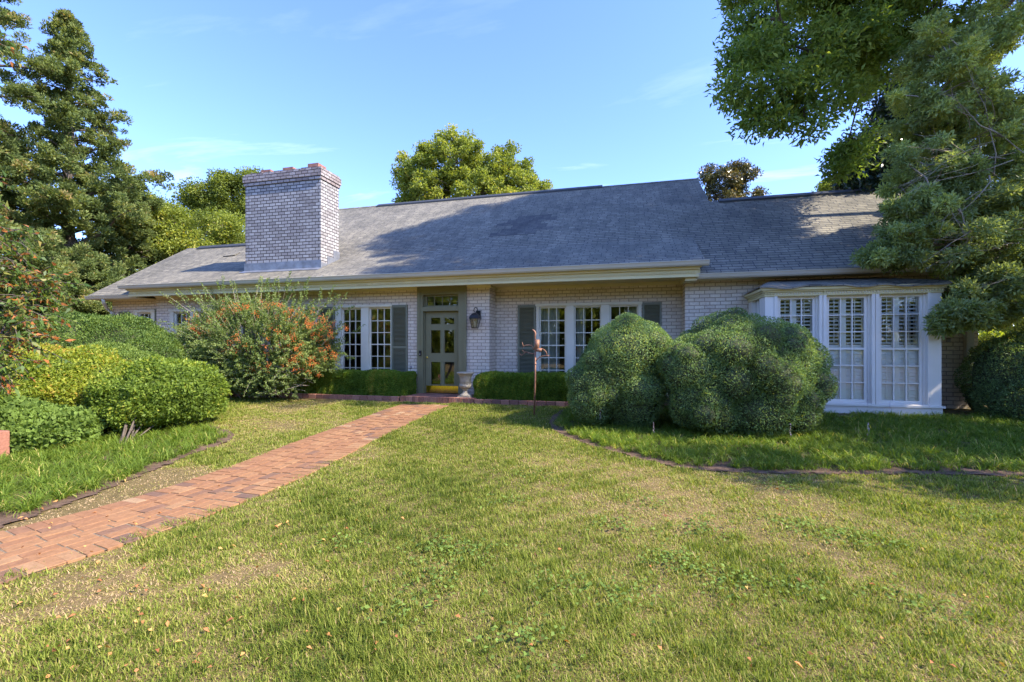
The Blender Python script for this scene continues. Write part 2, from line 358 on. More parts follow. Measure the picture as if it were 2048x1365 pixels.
def blades(name, P, A, H, Wd, lean, tint, mat, segs=2, parent=None, kind=None, curl=1.6):
    # P base, A azimuth, H length, lean = initial lean (rad), curving over with length
    n = len(P); d = np.stack([np.cos(A), np.sin(A), np.zeros(n)], 1); side = np.stack([-np.sin(A), np.cos(A), np.zeros(n)], 1)
    V = []; p = P.copy(); ang = lean.copy(); w = Wd/2
    rows = []
    for i in range(segs):
        wi = w*(1-.18*i/segs) if i == 0 else w*(1-i/segs)**.6
        rows.append((p-side*wi[:, None], p+side*wi[:, None]))
        st = (H/segs)[:, None]; p = p+(d*np.sin(ang)[:, None]+np.array([0, 0, 1])*np.cos(ang)[:, None])*st; ang = ang*curl+.12
    m = segs*2+1; v = np.empty((n, m, 3))
    for i, (a, b) in enumerate(rows): v[:, 2*i] = a; v[:, 2*i+1] = b
    v[:, m-1] = p; base = (np.arange(n)*m)[:, None]
    q = np.concatenate([base+np.array([[2*i, 2*i+1, 2*i+3, 2*i+2]]) for i in range(segs-1)], 0) if segs > 1 else np.zeros((0, 4), int)
    t = base+np.array([[m-3, m-2, m-1]])
    tt = np.concatenate([tint]*(segs-1)+[tint]) if segs > 1 else tint
    return npmesh(name, v.reshape(-1, 3), q, np.clip(tt, 0, 1), mat, parent, tris=t)
def rdir(n): return unit(rng.normal(size=(n, 3)))
def inpoly(x, y, poly):
    r = np.zeros(len(x), bool); j = len(poly)-1
    for i in range(len(poly)):
        xi, yi = poly[i][0], poly[i][1]; xj, yj = poly[j][0], poly[j][1]
        c = ((yi > y) != (yj > y)) & (x < (xj-xi)*(y-yi)/((yj-yi) or 1e-9)+xi); r ^= c; j = i
    return r

# ------------------------------------------------------------------ ground sheet
def axis(lim, fine, step):
    a = list(np.arange(-fine, fine+1e-6, step)); x = fine; s = step
    while x < lim: s *= 1.35; x += s; a.append(x); a.insert(0, -x)
    return np.array(a)
gx = axis(500, 22, .25); gy = axis(500, 22, .25)
GX, GY = np.meshgrid(gx, gy, indexing='ij'); GZ = gz(GX, GY)
nx, ny = GX.shape; idx = np.arange(nx*ny).reshape(nx, ny)
qd = np.stack([idx[:-1, :-1], idx[1:, :-1], idx[1:, 1:], idx[:-1, 1:]], -1).reshape(-1, 4)
tag(npmesh('ground', np.stack([GX, GY, GZ], -1).reshape(-1, 3), qd, np.zeros(len(qd)), M_ground, smooth=True), kind='structure')

# ------------------------------------------------------------------ brick path
LE = [(801, 811), (600, 881), (500, 925), (365, 970), (246, 1012), (141, 1040), (13, 1070)]
RE = [(901, 811), (600, 955), (500, 999), (387, 1039), (272, 1075), (145, 1116), (37, 1151)]
def cat(pts, n=60):
    pts = [np.array(p[:2]) for p in pts]; L = [0]
    for i in range(1, len(pts)): L.append(L[-1]+np.linalg.norm(pts[i]-pts[i-1]))
    s = np.linspace(0, L[-1], n); out = np.array([[np.interp(q, L, [p[k] for p in pts]) for k in (0, 1)] for q in s])
    for _ in range(6): out[1:-1] = (out[:-2]+2*out[1:-1]+out[2:])/4
    return out
le = cat([grd(*p) for p in LE]); re_ = cat([grd(*p) for p in RE])
# extend beyond the frame on the left
dl = unit((le[-1]-le[-9])[None])[0]; dr = unit((re_[-1]-re_[-9])[None])[0]
le = np.vstack([le, le[-1]+dl*1.5, le[-1]+dl*4, le[-1]+dl*7]); re_ = np.vstack([re_, re_[-1]+dr*1.5, re_[-1]+dr*4, re_[-1]+dr*7])
mid = (le+re_)/2
seg = np.r_[0, np.cumsum(np.linalg.norm(np.diff(mid, axis=0), axis=1))]; PLEN = seg[-1]
halfw = np.linalg.norm(le-re_, axis=1)/2
tdir = unit(np.gradient(mid, axis=0)); ndir = np.stack([-tdir[:, 1], tdir[:, 0]], 1)
PW = float(np.median([abs(np.dot((le[i]-re_[i]), ndir[i])) for i in range(5, 55)]))
_w = (le-re_); _w = _w/np.linalg.norm(_w, axis=1, keepdims=True)
PATHPOLY = [tuple(p) for p in le-_w*.03]+[tuple(p) for p in (re_+_w*.03)[::-1]]
def ppt(s, w):
    x = np.interp(s, seg, mid[:, 0]); y = np.interp(s, seg, mid[:, 1]); tx = np.interp(s, seg, tdir[:, 0]); ty = np.interp(s, seg, tdir[:, 1])
    l = math.hypot(tx, ty); tx /= l; ty /= l
    px, py = x-ty*w, y+tx*w; return Vector((px, py, float(gz(px, py)))), Vector((tx, ty, 0))
def path():
    bed = MB(); m = MB(); S = np.arange(0, PLEN, .1)
    for a, b in zip(S[:-1], S[1:]):
        q = [ppt(a, -PW/2)[0], ppt(a, PW/2)[0], ppt(b, PW/2)[0], ppt(b, -PW/2)[0]]
        bed.add([p+Vector((0, 0, .0125)) for p in q], [(0, 1, 2, 3)])
    def brick(s, w, ls, lw):
        p, t = ppt(s, w); nrm = Vector((-t.y, t.x, 0)); dz = random.gauss(0, .0012); tl = random.gauss(0, .005)
        z = Vector((0, 0, 1)); c = p+z*(.004+dz)
        tint = min(1, max(0, random.gauss(.55, .17))) if random.random() > .10 else random.uniform(0, .15)
        yaw = random.gauss(0, .012); t2 = (t+nrm*yaw).normalized(); n2 = (nrm-t*yaw).normalized()
        m.obox(c, (t2+z*tl)*(ls/2), (n2+z*random.gauss(0, .005))*(lw/2), z*.014, tint)
    s = .05
    while s < PLEN-.1:
        for sd in (-1, 1): brick(s, sd*(PW/2-.10)+random.gauss(0, .004), .095, .198)
        s += .1025
    rows = max(4, int((PW-.40)/.103)); rw = (PW-.405)/rows
    for r in range(rows):
        s = random.uniform(.02, .2); w = -PW/2+.2025+rw*(r+.5)
        while s < PLEN-.1: brick(s, w, .198, rw-.009); s += .207
    tag(bed.build('path_bedding', M_mortar), kind='structure')
    tag(m.build('brick_path', M_path, bevel=.004), kind='structure')
path()

# ------------------------------------------------------------------ house
YW, YR = 10.5, 11.05           # wall plane, recessed wall plane
XL, XP, XG, XE = -13.65, -3.265, 1.18, 6.38   # left corner of main wall, pier corner, wing corner, wing end
XS = -15.55                    # left end of lower side wing
SOF = 2.92
house = empty('brick_house', (-4, 11, 0.16), 'long low whitewashed brick house with grey shingle roof and olive front door', 'house')
def rect(u0, u1, v0, v1, Y):
    um = (u0+u1)/2; return (at(u0, v0, Y).x, at(u1, v0, Y).x, at(um, v1, Y).z, at(um, v0, Y).z)
def window(glasses, z0, z1, xa, xb, Y, cols=3, rows=6, curtain=None, gmat=None, label=None):
    """glasses: list of (x0,x1); casing spans xa..xb"""
    zt, zb = z1+.085, z0-.07
    f = MB(); holes = [(a-.035, b+.035, z0-.035, z1+.035) for a, b in glasses]
    f.grid(xa, xb, zb, zt, Y-.028, Y+.12, holes)
    f.box(xa-.02, xb+.02, Y-.055, Y-.0285, zt-.03, zt+.02)          # head moulding
    f.box(xa-.03, xb+.03, Y-.07, Y-.0285, zb-.035, zb+.012)        # sill
    w = f.build('window', M_trim, house)
    if label: w['label'] = label
    s = MB()
    for a, b in glasses:
        s.grid(a-.034, b+.034, z0-.034, z1+.034, Y+.035, Y+.085, [(a, b, z0, z1)])
        for c in range(1, cols):
            x = a+(b-a)*c/cols; s.box(x-.009, x+.009, Y+.043, Y+.075, z0+.0005, z1-.0005)
        for r in range(1, rows):
            z = z0+(z1-z0)*r/rows; h = .010 if r != rows//2 else .014
            for c in range(cols):
                s.box(a+(b-a)*c/cols+(.0095 if c else .0005), a+(b-a)*(c+1)/cols-(.0095 if c < cols-1 else .0005), Y+.045, Y+.073, z-h, z+h)
    so_ = s.build('sash', M_trim); so_.parent = w
    g = MB()
    for a, b in glasses:
        g.add([(a, Y+.060, z0), (b, Y+.060, z0), (b, Y+.060, z1), (a, Y+.060, z1)], [(0, 1, 2, 3)])
    go = g.build('pane', gmat or M_glass); go.parent = w
    if curtain:
        c = MB()
        for (a, b) in curtain:
            n = max(8, int((b-a)/.025)); v = []
            for i in range(n+1):
                x = a+(b-a)*i/n; y = Y+.24+.03*math.sin(i*1.1)+.012*math.sin(i*2.7); v += [(x, y, z0-.1), (x, y, z1+.1)]
            c.add(v, [(2*i, 2*i+2, 2*i+3, 2*i+1) for i in range(n)], .5, True)
        co = c.build('curtain', M_curtain); co.parent = w
    return (xa+.01, xb-.01, zb+.01, zt-.01)
def shutter(x0, x1, z0, z1, Y, split=.47):
    m = MB(); fr = .045; zm = z0+(z1-z0)*split
    m.grid(x0, x1, z0, z1, Y-.045, Y-.004, [(x0+fr, x1-fr, z0+.07, zm-.03), (x0+fr, x1-fr, zm+.03, z1-.06)])
    for a, b in ((z0+.07, zm-.03), (zm+.03, z1-.06)):
        k = int((b-a)/.032)
        for i in range(k):
            z = a+(b-a)*(i+.5)/k; m.obox(((x0+x1)/2, Y-.024, z), ((x1-x0)/2-fr+.004, 0, 0), (0, .013, -.011), (0, .003, .004))
        m.box(x0+fr-.002, x1-fr+.002, Y-.011, Y-.006, a-.001, b+.001)
    return m.build('shutter', M_shut, house)

holesW, holesR, holesS = [], [], []
# window left of the door
gA = [(at(688.5, 680, YW+.06).x, at(723.2, 680, YW+.06).x), (at(742.8, 680, YW+.06).x, at(782, 680, YW+.06).x)]
zA1 = at(742, 619, YW+.06).z; zA0 = zA1-1.83
holesW.append(window(gA, zA0, zA1, at(672, 680, YW).x, at(784, 680, YW).x, YW, label='two-sash many-paned window beside the front door'))
shutter(at(784.5, 680, YW).x, at(816, 680, YW).x, zA0-.10, zA1+.085, YW)
shutter(at(640, 680, YW).x, at(671, 680, YW).x, zA0-.10, zA1+.085, YW)
# three-sash window in the recess
gB = [(at(a, 680, YR+.06).x, at(b, 680, YR+.06).x) for a, b in ((1082, 1129.5), (1151.5, 1200), (1222.5, 1273.5))]
zB1 = at(1100, 617, YR+.06).z; zB0 = zB1-1.83
holesR.append(window(gB, zB0, zB1, at(1073, 680, YR).x, at(1283, 680, YR).x, YR, curtain=[(gB[0][0]-.05, gB[0][1]-.16), (gB[1][0], gB[1][0]+.22), (gB[2][0]+.3, gB[2][1]+.05)], label='wide three-sash window with sheer curtains'))
shutter(at(1036, 680, YR).x, at(1071.5, 680, YR).x, zB0-.10, zB1+.085, YR)
shutter(at(1284.5, 680, YR).x, at(1323, 680, YR).x, zB0-.10, zB1+.085, YR)
# left end windows
gD = [(at(a, 680, YW+.06).x, at(b, 680, YW+.06).x) for a, b in ((354, 384), (400, 431), (447, 478))]
holesW.append(window(gD, zA0, zA1, at(341, 680, YW).x, at(487, 680, YW).x, YW, curtain=[(gD[0][0]-.05, gD[0][1]+.05), (gD[1][0], gD[1][0]+.15)]))
shutter(at(488, 680, YW).x, at(514, 680, YW).x, zA0-.10, zA1+.085, YW)
YS = YW+.10
gC = [(at(281.5, 680, YS+.06).x, at(305.5, 680, YS+.06).x)]
holesS.append(window(gC, 1.35, at(290, 628.5, YS+.06).z, at(271, 680, YS).x, at(311, 680, YS).x, YS, cols=3, rows=3))
shutter(at(240, 680, YS).x, at(261, 680, YS).x, 1.2, at(250, 624, YS).z, YS)
shutter(at(312, 680, YS).x, at(334, 680, YS).x, 1.2, at(322, 621, YS).z+.05, YS)

# door
xd0, xd1 = at(851.6, 700, YW+.08).x, at(919.0, 700, YW+.08).x
zd0, zd1 = .272, at(885, 624, YW+.08).z
xc0, xc1 = at(838, 700, YW).x, at(933, 700, YW).x
def door():
    zt = SOF-.005; ztr0, ztr1 = at(885, 614.5, YW+.05).z, at(885, 590, YW+.05).z
    c = MB(); hl = [(xd0-.02, xd1+.02, zd0-.05, zd1+.012), (xd0-.02, xd1+.02, ztr0, ztr1)]
    c.grid(xc0, xc1, .262, zt, YW-.05, YW+.04, hl)
    c.grid(xc0+.06, xc1-.06, .262, zt-.03, YW+.0405, YW+.14, [(xd0-.005, xd1+.005, zd0-.05, zd1+.006), (xd0-.005, xd1+.005, ztr0+.01, ztr1-.01)])
    c.box(xc0-.02, xc0+.055, YW-.068, YW-.0505, .262, zt); c.box(xc1-.055, xc1+.02, YW-.068, YW-.0505, .262, zt); c.box(xc0+.0555, xc1-.0555, YW-.066, YW-.0505, zt-.13, zt)
    fr = c.build('door_frame', M_green, house)
    t = MB(); a, b, z0, z1 = xd0, xd1, ztr0+.012, ztr1-.012
    n = 4; ps = [(a+.03+(b-a-.06)*i/n+.008, a+.03+(b-a-.06)*(i+1)/n-.008, z0+.03, z1-.03) for i in range(n)]
    t.grid(a, b, z0, z1, YW+.06, YW+.10, ps); to = t.build('transom_sash', M_green); to.parent = fr
    g = MB(); g.add([(a+.02, YW+.082, z0+.02), (b-.02, YW+.082, z0+.02), (b-.02, YW+.082, z1-.02), (a+.02, YW+.082, z1-.02)], [(0, 1, 2, 3)]); go = g.build('transom_pane', M_glass); go.parent = fr
    Yd = YW+.08; lites = []
    for (ua, ub) in ((862.4, 881.5), (889.2, 908.8)):
        for (va, vb) in ((636, 648.7), (660.8, 706.5), (724.3, 769.5)):
            lites.append(rect(ua, ub, va, vb, Yd))
    d = MB(); d.grid(xd0+.003, xd1-.003, zd0, zd1, YW+.07, YW+.115, lites)
    for l in lites:
        d.grid(l[0]-.022, l[1]+.022, l[2]-.022, l[3]+.022, YW+.062, YW+.0695, [(l[0]+.001, l[1]-.001, l[2]+.001, l[3]-.001)])
    do = d.build('front_door', M_green, house, bevel=.003)
    g = MB()
    for l in lites: g.add([(l[0], YW+.09, l[2]), (l[1], YW+.09, l[2]), (l[1], YW+.09, l[3]), (l[0], YW+.09, l[3])], [(0, 1, 2, 3)])
    go = g.build('pane', M_glass); go.parent = do
    kx0, kx1, kz0, kz1 = rect(852.8, 916.6, 772.0, 786, Yd)
    n = 30; v = []
    for i in range(n+1):
        for j in range(7):
            x = kx0+(kx1-kx0)*i/n; z = kz0+(kz1-kz0)*j/6; v.append((x, YW+.0665+.0011*math.sin(i*2.1+j*1.3)*math.sin(j*2.2+i*.7), z))
    k = MB(); k.add(v, [(i*7+j, (i+1)*7+j, (i+1)*7+j+1, i*7+j+1) for i in range(n) for j in range(6)], .5, True)
    ko = k.build('kick_plate', M_brass); ko.parent = do
    kb = MB(); p = at(854.5, 715, YW+.03); kb.lathe([(.001, 0), (.02, .004), (.028, .018), (.026, .032), (.012, .04), (.012, .07)], (0, 0, 0), 16)
    kb.v = [(p.x+x, YW+.0+z, p.z+y) for x, y, z in kb.v]; kn = kb.build('door_knob', M_brass); kn.parent = do
    for v_ in (645, 700, 765):
        h = MB(); pz = at(919, v_, YW+.07).z; h.box(xd1-.008, xd1+.003, YW+.055, YW+.0695, pz-.05, pz+.05)
        ho = h.build('hinge', M_black); ho.parent = do
    b = MB(); kp = at(840.5, 707, YW-.07); b.box(kp.x-.03, kp.x+.03, YW-.088, YW-.0685, kp.z-.065, kp.z+.065)
    b.box(kp.x-.022, kp.x+.022, YW-.092, YW-.0885, kp.z-.045, kp.z+.055)
    bo = b.build('door_bell', M_black, house, bevel=.006)
    s2 = MB(); s2.box(kp.x-.009, kp.x+.009, YW-.094, YW-.0925, kp.z-.03, kp.z-.012); x = s2.build('bell_button', M_white); x.parent = bo
    return (xc0+.02, xc1-.02, .03, SOF+.04)
holesW.append(door())

# walls
m = MB(); m.grid(XL, XP, 0, SOF+.1, YW, YW+.28, holesW); m.build('wall', M_brick, house)
m = MB(); m.box(XP-.28, XP, YW+.2801, YR+.28, 0, SOF+.1); m.build('wall', M_brick, house)
m = MB(); m.grid(XP+.001, XG, 0, SOF+.1, YR, YR+.28, holesR); m.build('wall', M_brick, house)
BX0, BX1 = 2.435, at(1883, 700, 9.3).x     # bay window front corners
YB = 9.3
m = MB(); m.grid(XG, XE, 0, 2.9, YW, YW+.28, [(BX0+.12, BX1-.12, .5, 2.45)]); m.box(XG, XG+.28, YW+.2805, YR+.28, 0, 2.9); m.build('wall', M_brick, house)
m = MB(); m.box(XE-.28, XE, YW+.2805, 18.4, 0, 2.9); m.build('wall', M_brick, house)
m = MB(); m.grid(XS, XL-.001, 0, 2.9, YS, YS+.28, holesS); m.box(XS, XS+.28, YS+.2805, 15.9, 0, 2.9); m.build('wall', M_brick, house)
m = MB(); m.box(XL, XE-.3, 18.6, 18.88, 0, 3.0); m.build('wall', M_brick, house)
m = MB(); m.box(XS, XL-.01, 15.91, 16.1, 0, 3.0); m.build('wall', M_brick, house)
# gable walls
def gable(x0, x1, pts):
    m = MB(); m.prism_x(pts, x0, x1); return m.build('gable_wall', M_brick, house)
PT = .65; E0, EZ = 10.05, 2.95       # steep plane passes eave line (Y,Z)
def rz(y): return EZ+PT*(y-E0)
RYM, RYW, RYS = 16.43, 14.15, 13.25   # ridges: main, right wing, left wing
YK, ZK = 11.74, rz(11.74)             # crease of the porch kick
XUL = -12.5
gable(2.0, 2.2, [(YW+.3, 2.905), (2*RYM-YW-.3, 2.905), (RYM, rz(RYM)-.2)])
gable(XUL+.05, XUL+.25, [(YW+1.3, 2.905), (2*RYM-YW-1.3, 2.905), (RYM, rz(RYM)-.2)])
gable(XE-.26, XE-.05, [(YW+.05, 2.905), (2*RYW-YW-.05, 2.905), (RYW, rz(RYW)-.2)])
gable(XS+.05, XS+.26, [(YS+.05, 2.905), (2*RYS-YS-.05, 2.905), (RYS, rz(RYS)-.2)])
# interior seen through the panes
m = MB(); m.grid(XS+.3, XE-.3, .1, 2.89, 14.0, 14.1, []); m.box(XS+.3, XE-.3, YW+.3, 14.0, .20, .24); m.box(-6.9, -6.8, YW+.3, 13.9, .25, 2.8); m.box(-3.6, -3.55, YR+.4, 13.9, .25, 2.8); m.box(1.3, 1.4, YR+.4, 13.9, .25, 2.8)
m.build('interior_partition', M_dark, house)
# ceilings / soffits
m = MB(); m.box(XL-.1, 1.35, 10.02, 14.0, SOF, SOF+.03); m.build('soffit', M_cream, house)
m = MB(); m.box(1.352, XE+.28, 10.08, 14.0, 2.835, 2.86); m.build('soffit', M_cream, house)
m = MB(); m.box(XS-.18, XL-.102, 10.08, 14.0, 2.835, 2.86); m.build('soffit', M_cream, house)

# roofs: solid slabs
def slab(name, tops, th=.09, mat=M_roof):
    m = MB()
    for q in tops:
        n = len(q); v = [Vector(p) for p in q]+[Vector(p)-Vector((0, 0, th)) for p in q]
        f = [tuple(range(n)), tuple(range(2*n-1, n-1, -1))]+[(i+n, (i+1) % n+n, (i+1) % n, i) for i in range(n)]
        m.add(v, f)
    return m.build(name, mat, house)
XK0, XK1 = -14.1, 1.50                # porch kick extent
XRM = 2.24
KZ = 3.18; KY = 9.86
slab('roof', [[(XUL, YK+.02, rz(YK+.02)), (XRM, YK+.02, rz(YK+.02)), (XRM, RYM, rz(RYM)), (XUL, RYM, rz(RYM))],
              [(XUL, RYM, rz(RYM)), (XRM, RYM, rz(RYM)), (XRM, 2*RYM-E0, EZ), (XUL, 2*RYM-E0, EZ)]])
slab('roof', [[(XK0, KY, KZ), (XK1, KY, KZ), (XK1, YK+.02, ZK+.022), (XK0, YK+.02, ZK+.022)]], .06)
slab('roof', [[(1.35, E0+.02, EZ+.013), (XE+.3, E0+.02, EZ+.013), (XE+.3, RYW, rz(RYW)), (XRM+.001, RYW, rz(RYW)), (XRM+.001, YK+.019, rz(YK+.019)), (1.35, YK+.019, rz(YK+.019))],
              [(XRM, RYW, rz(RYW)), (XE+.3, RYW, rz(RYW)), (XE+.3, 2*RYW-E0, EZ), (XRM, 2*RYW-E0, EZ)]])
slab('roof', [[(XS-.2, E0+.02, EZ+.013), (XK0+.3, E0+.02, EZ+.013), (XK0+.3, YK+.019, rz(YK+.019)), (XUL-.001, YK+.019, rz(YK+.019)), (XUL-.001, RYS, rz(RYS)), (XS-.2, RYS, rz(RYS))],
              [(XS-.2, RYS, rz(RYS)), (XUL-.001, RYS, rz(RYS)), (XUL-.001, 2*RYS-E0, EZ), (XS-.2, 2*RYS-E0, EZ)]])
def ridgecap(x0, x1, Y, z, w=.16, mat=M_ridge, h=.035):
    m = MB(); m.prism_x([(Y-w, z-w*PT+.008), (Y+w, z-w*PT+.008), (Y+w, z-w*PT+h), (Y, z+h), (Y-w, z-w*PT+h)], x0, x1); return m.build('ridge_cap', mat, house)
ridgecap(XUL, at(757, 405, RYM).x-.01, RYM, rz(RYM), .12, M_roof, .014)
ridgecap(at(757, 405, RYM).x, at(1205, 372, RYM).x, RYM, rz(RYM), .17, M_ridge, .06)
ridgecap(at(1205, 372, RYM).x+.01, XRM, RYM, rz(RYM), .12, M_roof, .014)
ridgecap(XRM+.25, XE+.25, RYW, rz(RYW), .16, M_ridge, .055)
ridgecap(XS+.4, XUL-.01, RYS, rz(RYS), .16, M_ridge, .055)
# lifted shingle on left roof
p = at(463, 512, 12.4); p.z = rz(p.y)
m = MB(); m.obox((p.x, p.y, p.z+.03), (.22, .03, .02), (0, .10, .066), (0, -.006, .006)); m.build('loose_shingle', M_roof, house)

# darker patch of newer shingles on the main slope
def onroof(u, v):
    lo, hi = 11.8, 16.4
    for _ in range(40):
        y = (lo+hi)/2
        if at(u, v, y).z > rz(y): lo = y
        else: hi = y
    return at(u, v, y)
c0 = onroof(1010, 472); c1 = onroof(1090, 430)
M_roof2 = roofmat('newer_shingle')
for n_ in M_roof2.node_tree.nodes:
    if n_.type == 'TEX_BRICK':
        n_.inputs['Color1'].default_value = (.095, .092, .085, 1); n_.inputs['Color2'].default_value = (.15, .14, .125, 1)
m = MB()
for i in range(6):
    ya = c0.y+(c1.y-c0.y)*i/6; yb = c0.y+(c1.y-c0.y)*(i+1)/6; xa = c0.x-.3+.28*((i*37) % 3)-.2; xb = c1.x+.22*((i*17) % 3)
    q = [(xa, ya, rz(ya)+.006), (xb, ya, rz(ya)+.006), (xb, yb, rz(yb)+.006), (xa, yb, rz(yb)+.006)]; m.add(q, [(0, 1, 2, 3)])
m.build('shingle_patch', M_roof2, house)

# gutters, cornice with dentils
def gutter(x0, x1, yf, zt, h=.105, w=.12):
    m = MB(); y1 = yf+w
    prof = [(yf, zt-.012), (yf-.012, zt-.012), (yf-.012, zt), (yf+.012, zt), (yf+.012, zt-.02), (yf+.03, zt-h+.035), (yf+.05, zt-h+.012), (y1-.012, zt-h+.012), (y1-.012, zt), (y1, zt), (y1, zt-h), (yf+.045, zt-h), (yf+.02, zt-h+.03)]
    m.prism_x(prof[::-1], x0, x1)
    for x in (x0, x1): m.prism_x([(yf+.003, zt-.013), (yf+.022, zt-h+.03), (yf+.047, zt-h+.002), (y1-.002, zt-h+.002), (y1-.002, zt-.002), (yf+.003, zt-.002)][::-1], x-.004, x+.004)
    return m.build('gutter', M_gut, house)
XC0, XC1 = XK0+.12, 1.37
gutter(XK0-.08, 1.56, 9.79, 3.175)
gutter(1.34, XE+.32, 9.99, 2.93, .10, .10)
gutter(XS-.22, XL-.15, 9.99, 2.93, .10, .10)
m = MB()
CB = 2.865
m.box(XC0, XC1, 9.98, 10.03, CB+.045, 3.10)                    # frieze
m.box(XC0-.012, XC1+.012, 9.955, 10.035, CB, CB+.045)             # bottom band
m.box(XC0-.03, XC1+.03, 9.93, 9.979, CB+.155, CB+.185)           # bed mould
m.box(XC0-.06, XC1+.06, 9.912, 9.979, CB+.1855, CB+.215)
m.box(XC0-.05, XC0-.001, 10.031, 11.0, CB+.05, 3.1); m.box(XC1+.001, XC1+.05, 10.031, 10.45, CB+.05, 3.1)
x = XC0
while x < XC1-.03: m.box(x, x+.026, 9.955, 9.9795, CB+.075, CB+.115); x += .052
m.build('cornice', M_cream, house)
m = MB()
for x0, x1, y in ((XL+.01, xc0-.023, YW), (xc1+.023, XP+.05, YW), (XP+.052, XG-.052, YR)):
    m.prism_x([(y-.003, SOF-.065), (y-.003, SOF-.002), (y-.065, SOF-.002), (y-.06, SOF-.018), (y-.02, SOF-.05), (y-.014, SOF-.065)], x0, x1)
m.box(XP+.003, XP+.05, YW-.001, YR-.067, SOF-.06, SOF-.003)
m.box(XG-.05, XG-.003, YW+.0, YR-.067, SOF-.09, SOF-.003)
m.build('crown_moulding', M_cream, house)
m = MB(); m.box(XG-.05, 1.36, 10.04, YW-.003, 2.80, SOF-.004); m.build('corner_board', M_cream, house)

# downspouts
def spout(pts, r=.045, mat=M_gut):
    m = MB(); m.tube(pts, r, 10); return m.build('downspout', mat, house)
p = at(214, 610, YS-.1)
spout([(at(206, 600, 10.05).x, 10.06, 2.83), (at(206, 610, 10.08).x, 10.1, 2.72), (p.x+.05, YS-.12, 2.58), (p.x+.16, YS-.07, 2.48), (p.x+.16, YS-.07, .2)], .048)
px0, px1 = at(1931, 700, YW-.08).x, at(1947, 700, YW-.08).x
m = MB(); m.box(px0, px1, YW-.11, YW-.012, .62, 2.84); dsp = m.build('downspout', M_gut, house, bevel=.012)
m = MB(); cx = (px0+px1)/2
pts = [(cx, YW-.07, .66), (cx, YW-.08, .45), (cx+.04, YW-.14, .3), (cx+.12, YW-.28, .26)]
n = 26; P3 = []; rr = []
for i in range(n):
    t = i/(n-1)*3; k = min(2, int(t)); a = Vector(pts[k]).lerp(Vector(pts[k+1]), t-k); P3.append(a); rr.append(.068 if i % 2 else .058)
m.tube(P3, rr, 12); x = m.build('drain_pipe', M_pipe); x.parent = dsp
# small wall vents / outlets
for (u, v, y) in ((822, 735, YW), (1897, 681, YW)):
    m = MB(); p = at(u, v, y); m.box(p.x-.03, p.x+.03, y-.012, y-.001, p.z-.035, p.z+.035)
    m.build('wall_vent', M_cap, house)

# chimney
CX0, CX1, CY0, CY1 = -10.62, -8.13, 10.70, 11.50
m = MB(); m.box(CX0, CX1, CY0, CY1, 3.0, 6.0); ch = m.build('chimney', M_chim, house)
m = MB(); m.box(CX0-.03, CX1+.03, CY0-.03, CY1+.03, 6.0005, 6.09); m.box(CX0-.05, CX1+.05, CY0-.05, CY1+.05, 6.0905, 6.27)
m.box(CX0-.02, CX1+.02, CY0-.02, CY1+.02, 6.2705, 6.33)
for i in range(24):
    if random.random() < .7: m.box(CX0-.02+i*.1, CX0+.07+i*.1, CY0-.018, CY0+.07, 6.331, 6.331+random.uniform(.01, .03))
cp = m.build('chimney_cap', M_cap, None); cp.parent = ch
for u in (540, 584, 634):
    x = at(u, 340, CY0+.4).x; fm = MB(); fm.grid(x-.17, x+.17, -.17, .17, 0, .19 if u < 600 else .22, [(x-.12, x+.12, -.12, .12)])
    fm.v = [(a, CY0+.40+c, 6.3305+b) for a, b, c in fm.v]; fo = fm.build('flue', M_flue, None); fo.parent = ch
def kz(y): return KZ+(ZK+.022-KZ)*(y-KY)/(YK+.02-KY)
m = MB(); zf = kz(CY0)
m.box(CX0-.03, CX1+.02, CY0-.014, CY0-.001, zf-.02, zf+.22); m.obox(((CX0+CX1)/2, CY0-.09, kz(CY0-.09)+.012), (1.3, 0, 0), (0, .09, .0405), (0, 0, .004))
for i in range(3):
    y0 = CY0+i*.27; m.box(CX1+.001, CX1+.014+.002*i, y0, y0+.268, kz(y0)-.05, kz(y0)+.16+.08*(i > 0)+.09*(i > 1))
    m.box(CX0-.014-.002*i, CX0-.001, y0, y0+.268, kz(y0)-.05, kz(y0)+.16+.08*(i > 0))
fl = m.build('flashing', M_lead, None); fl.parent = ch

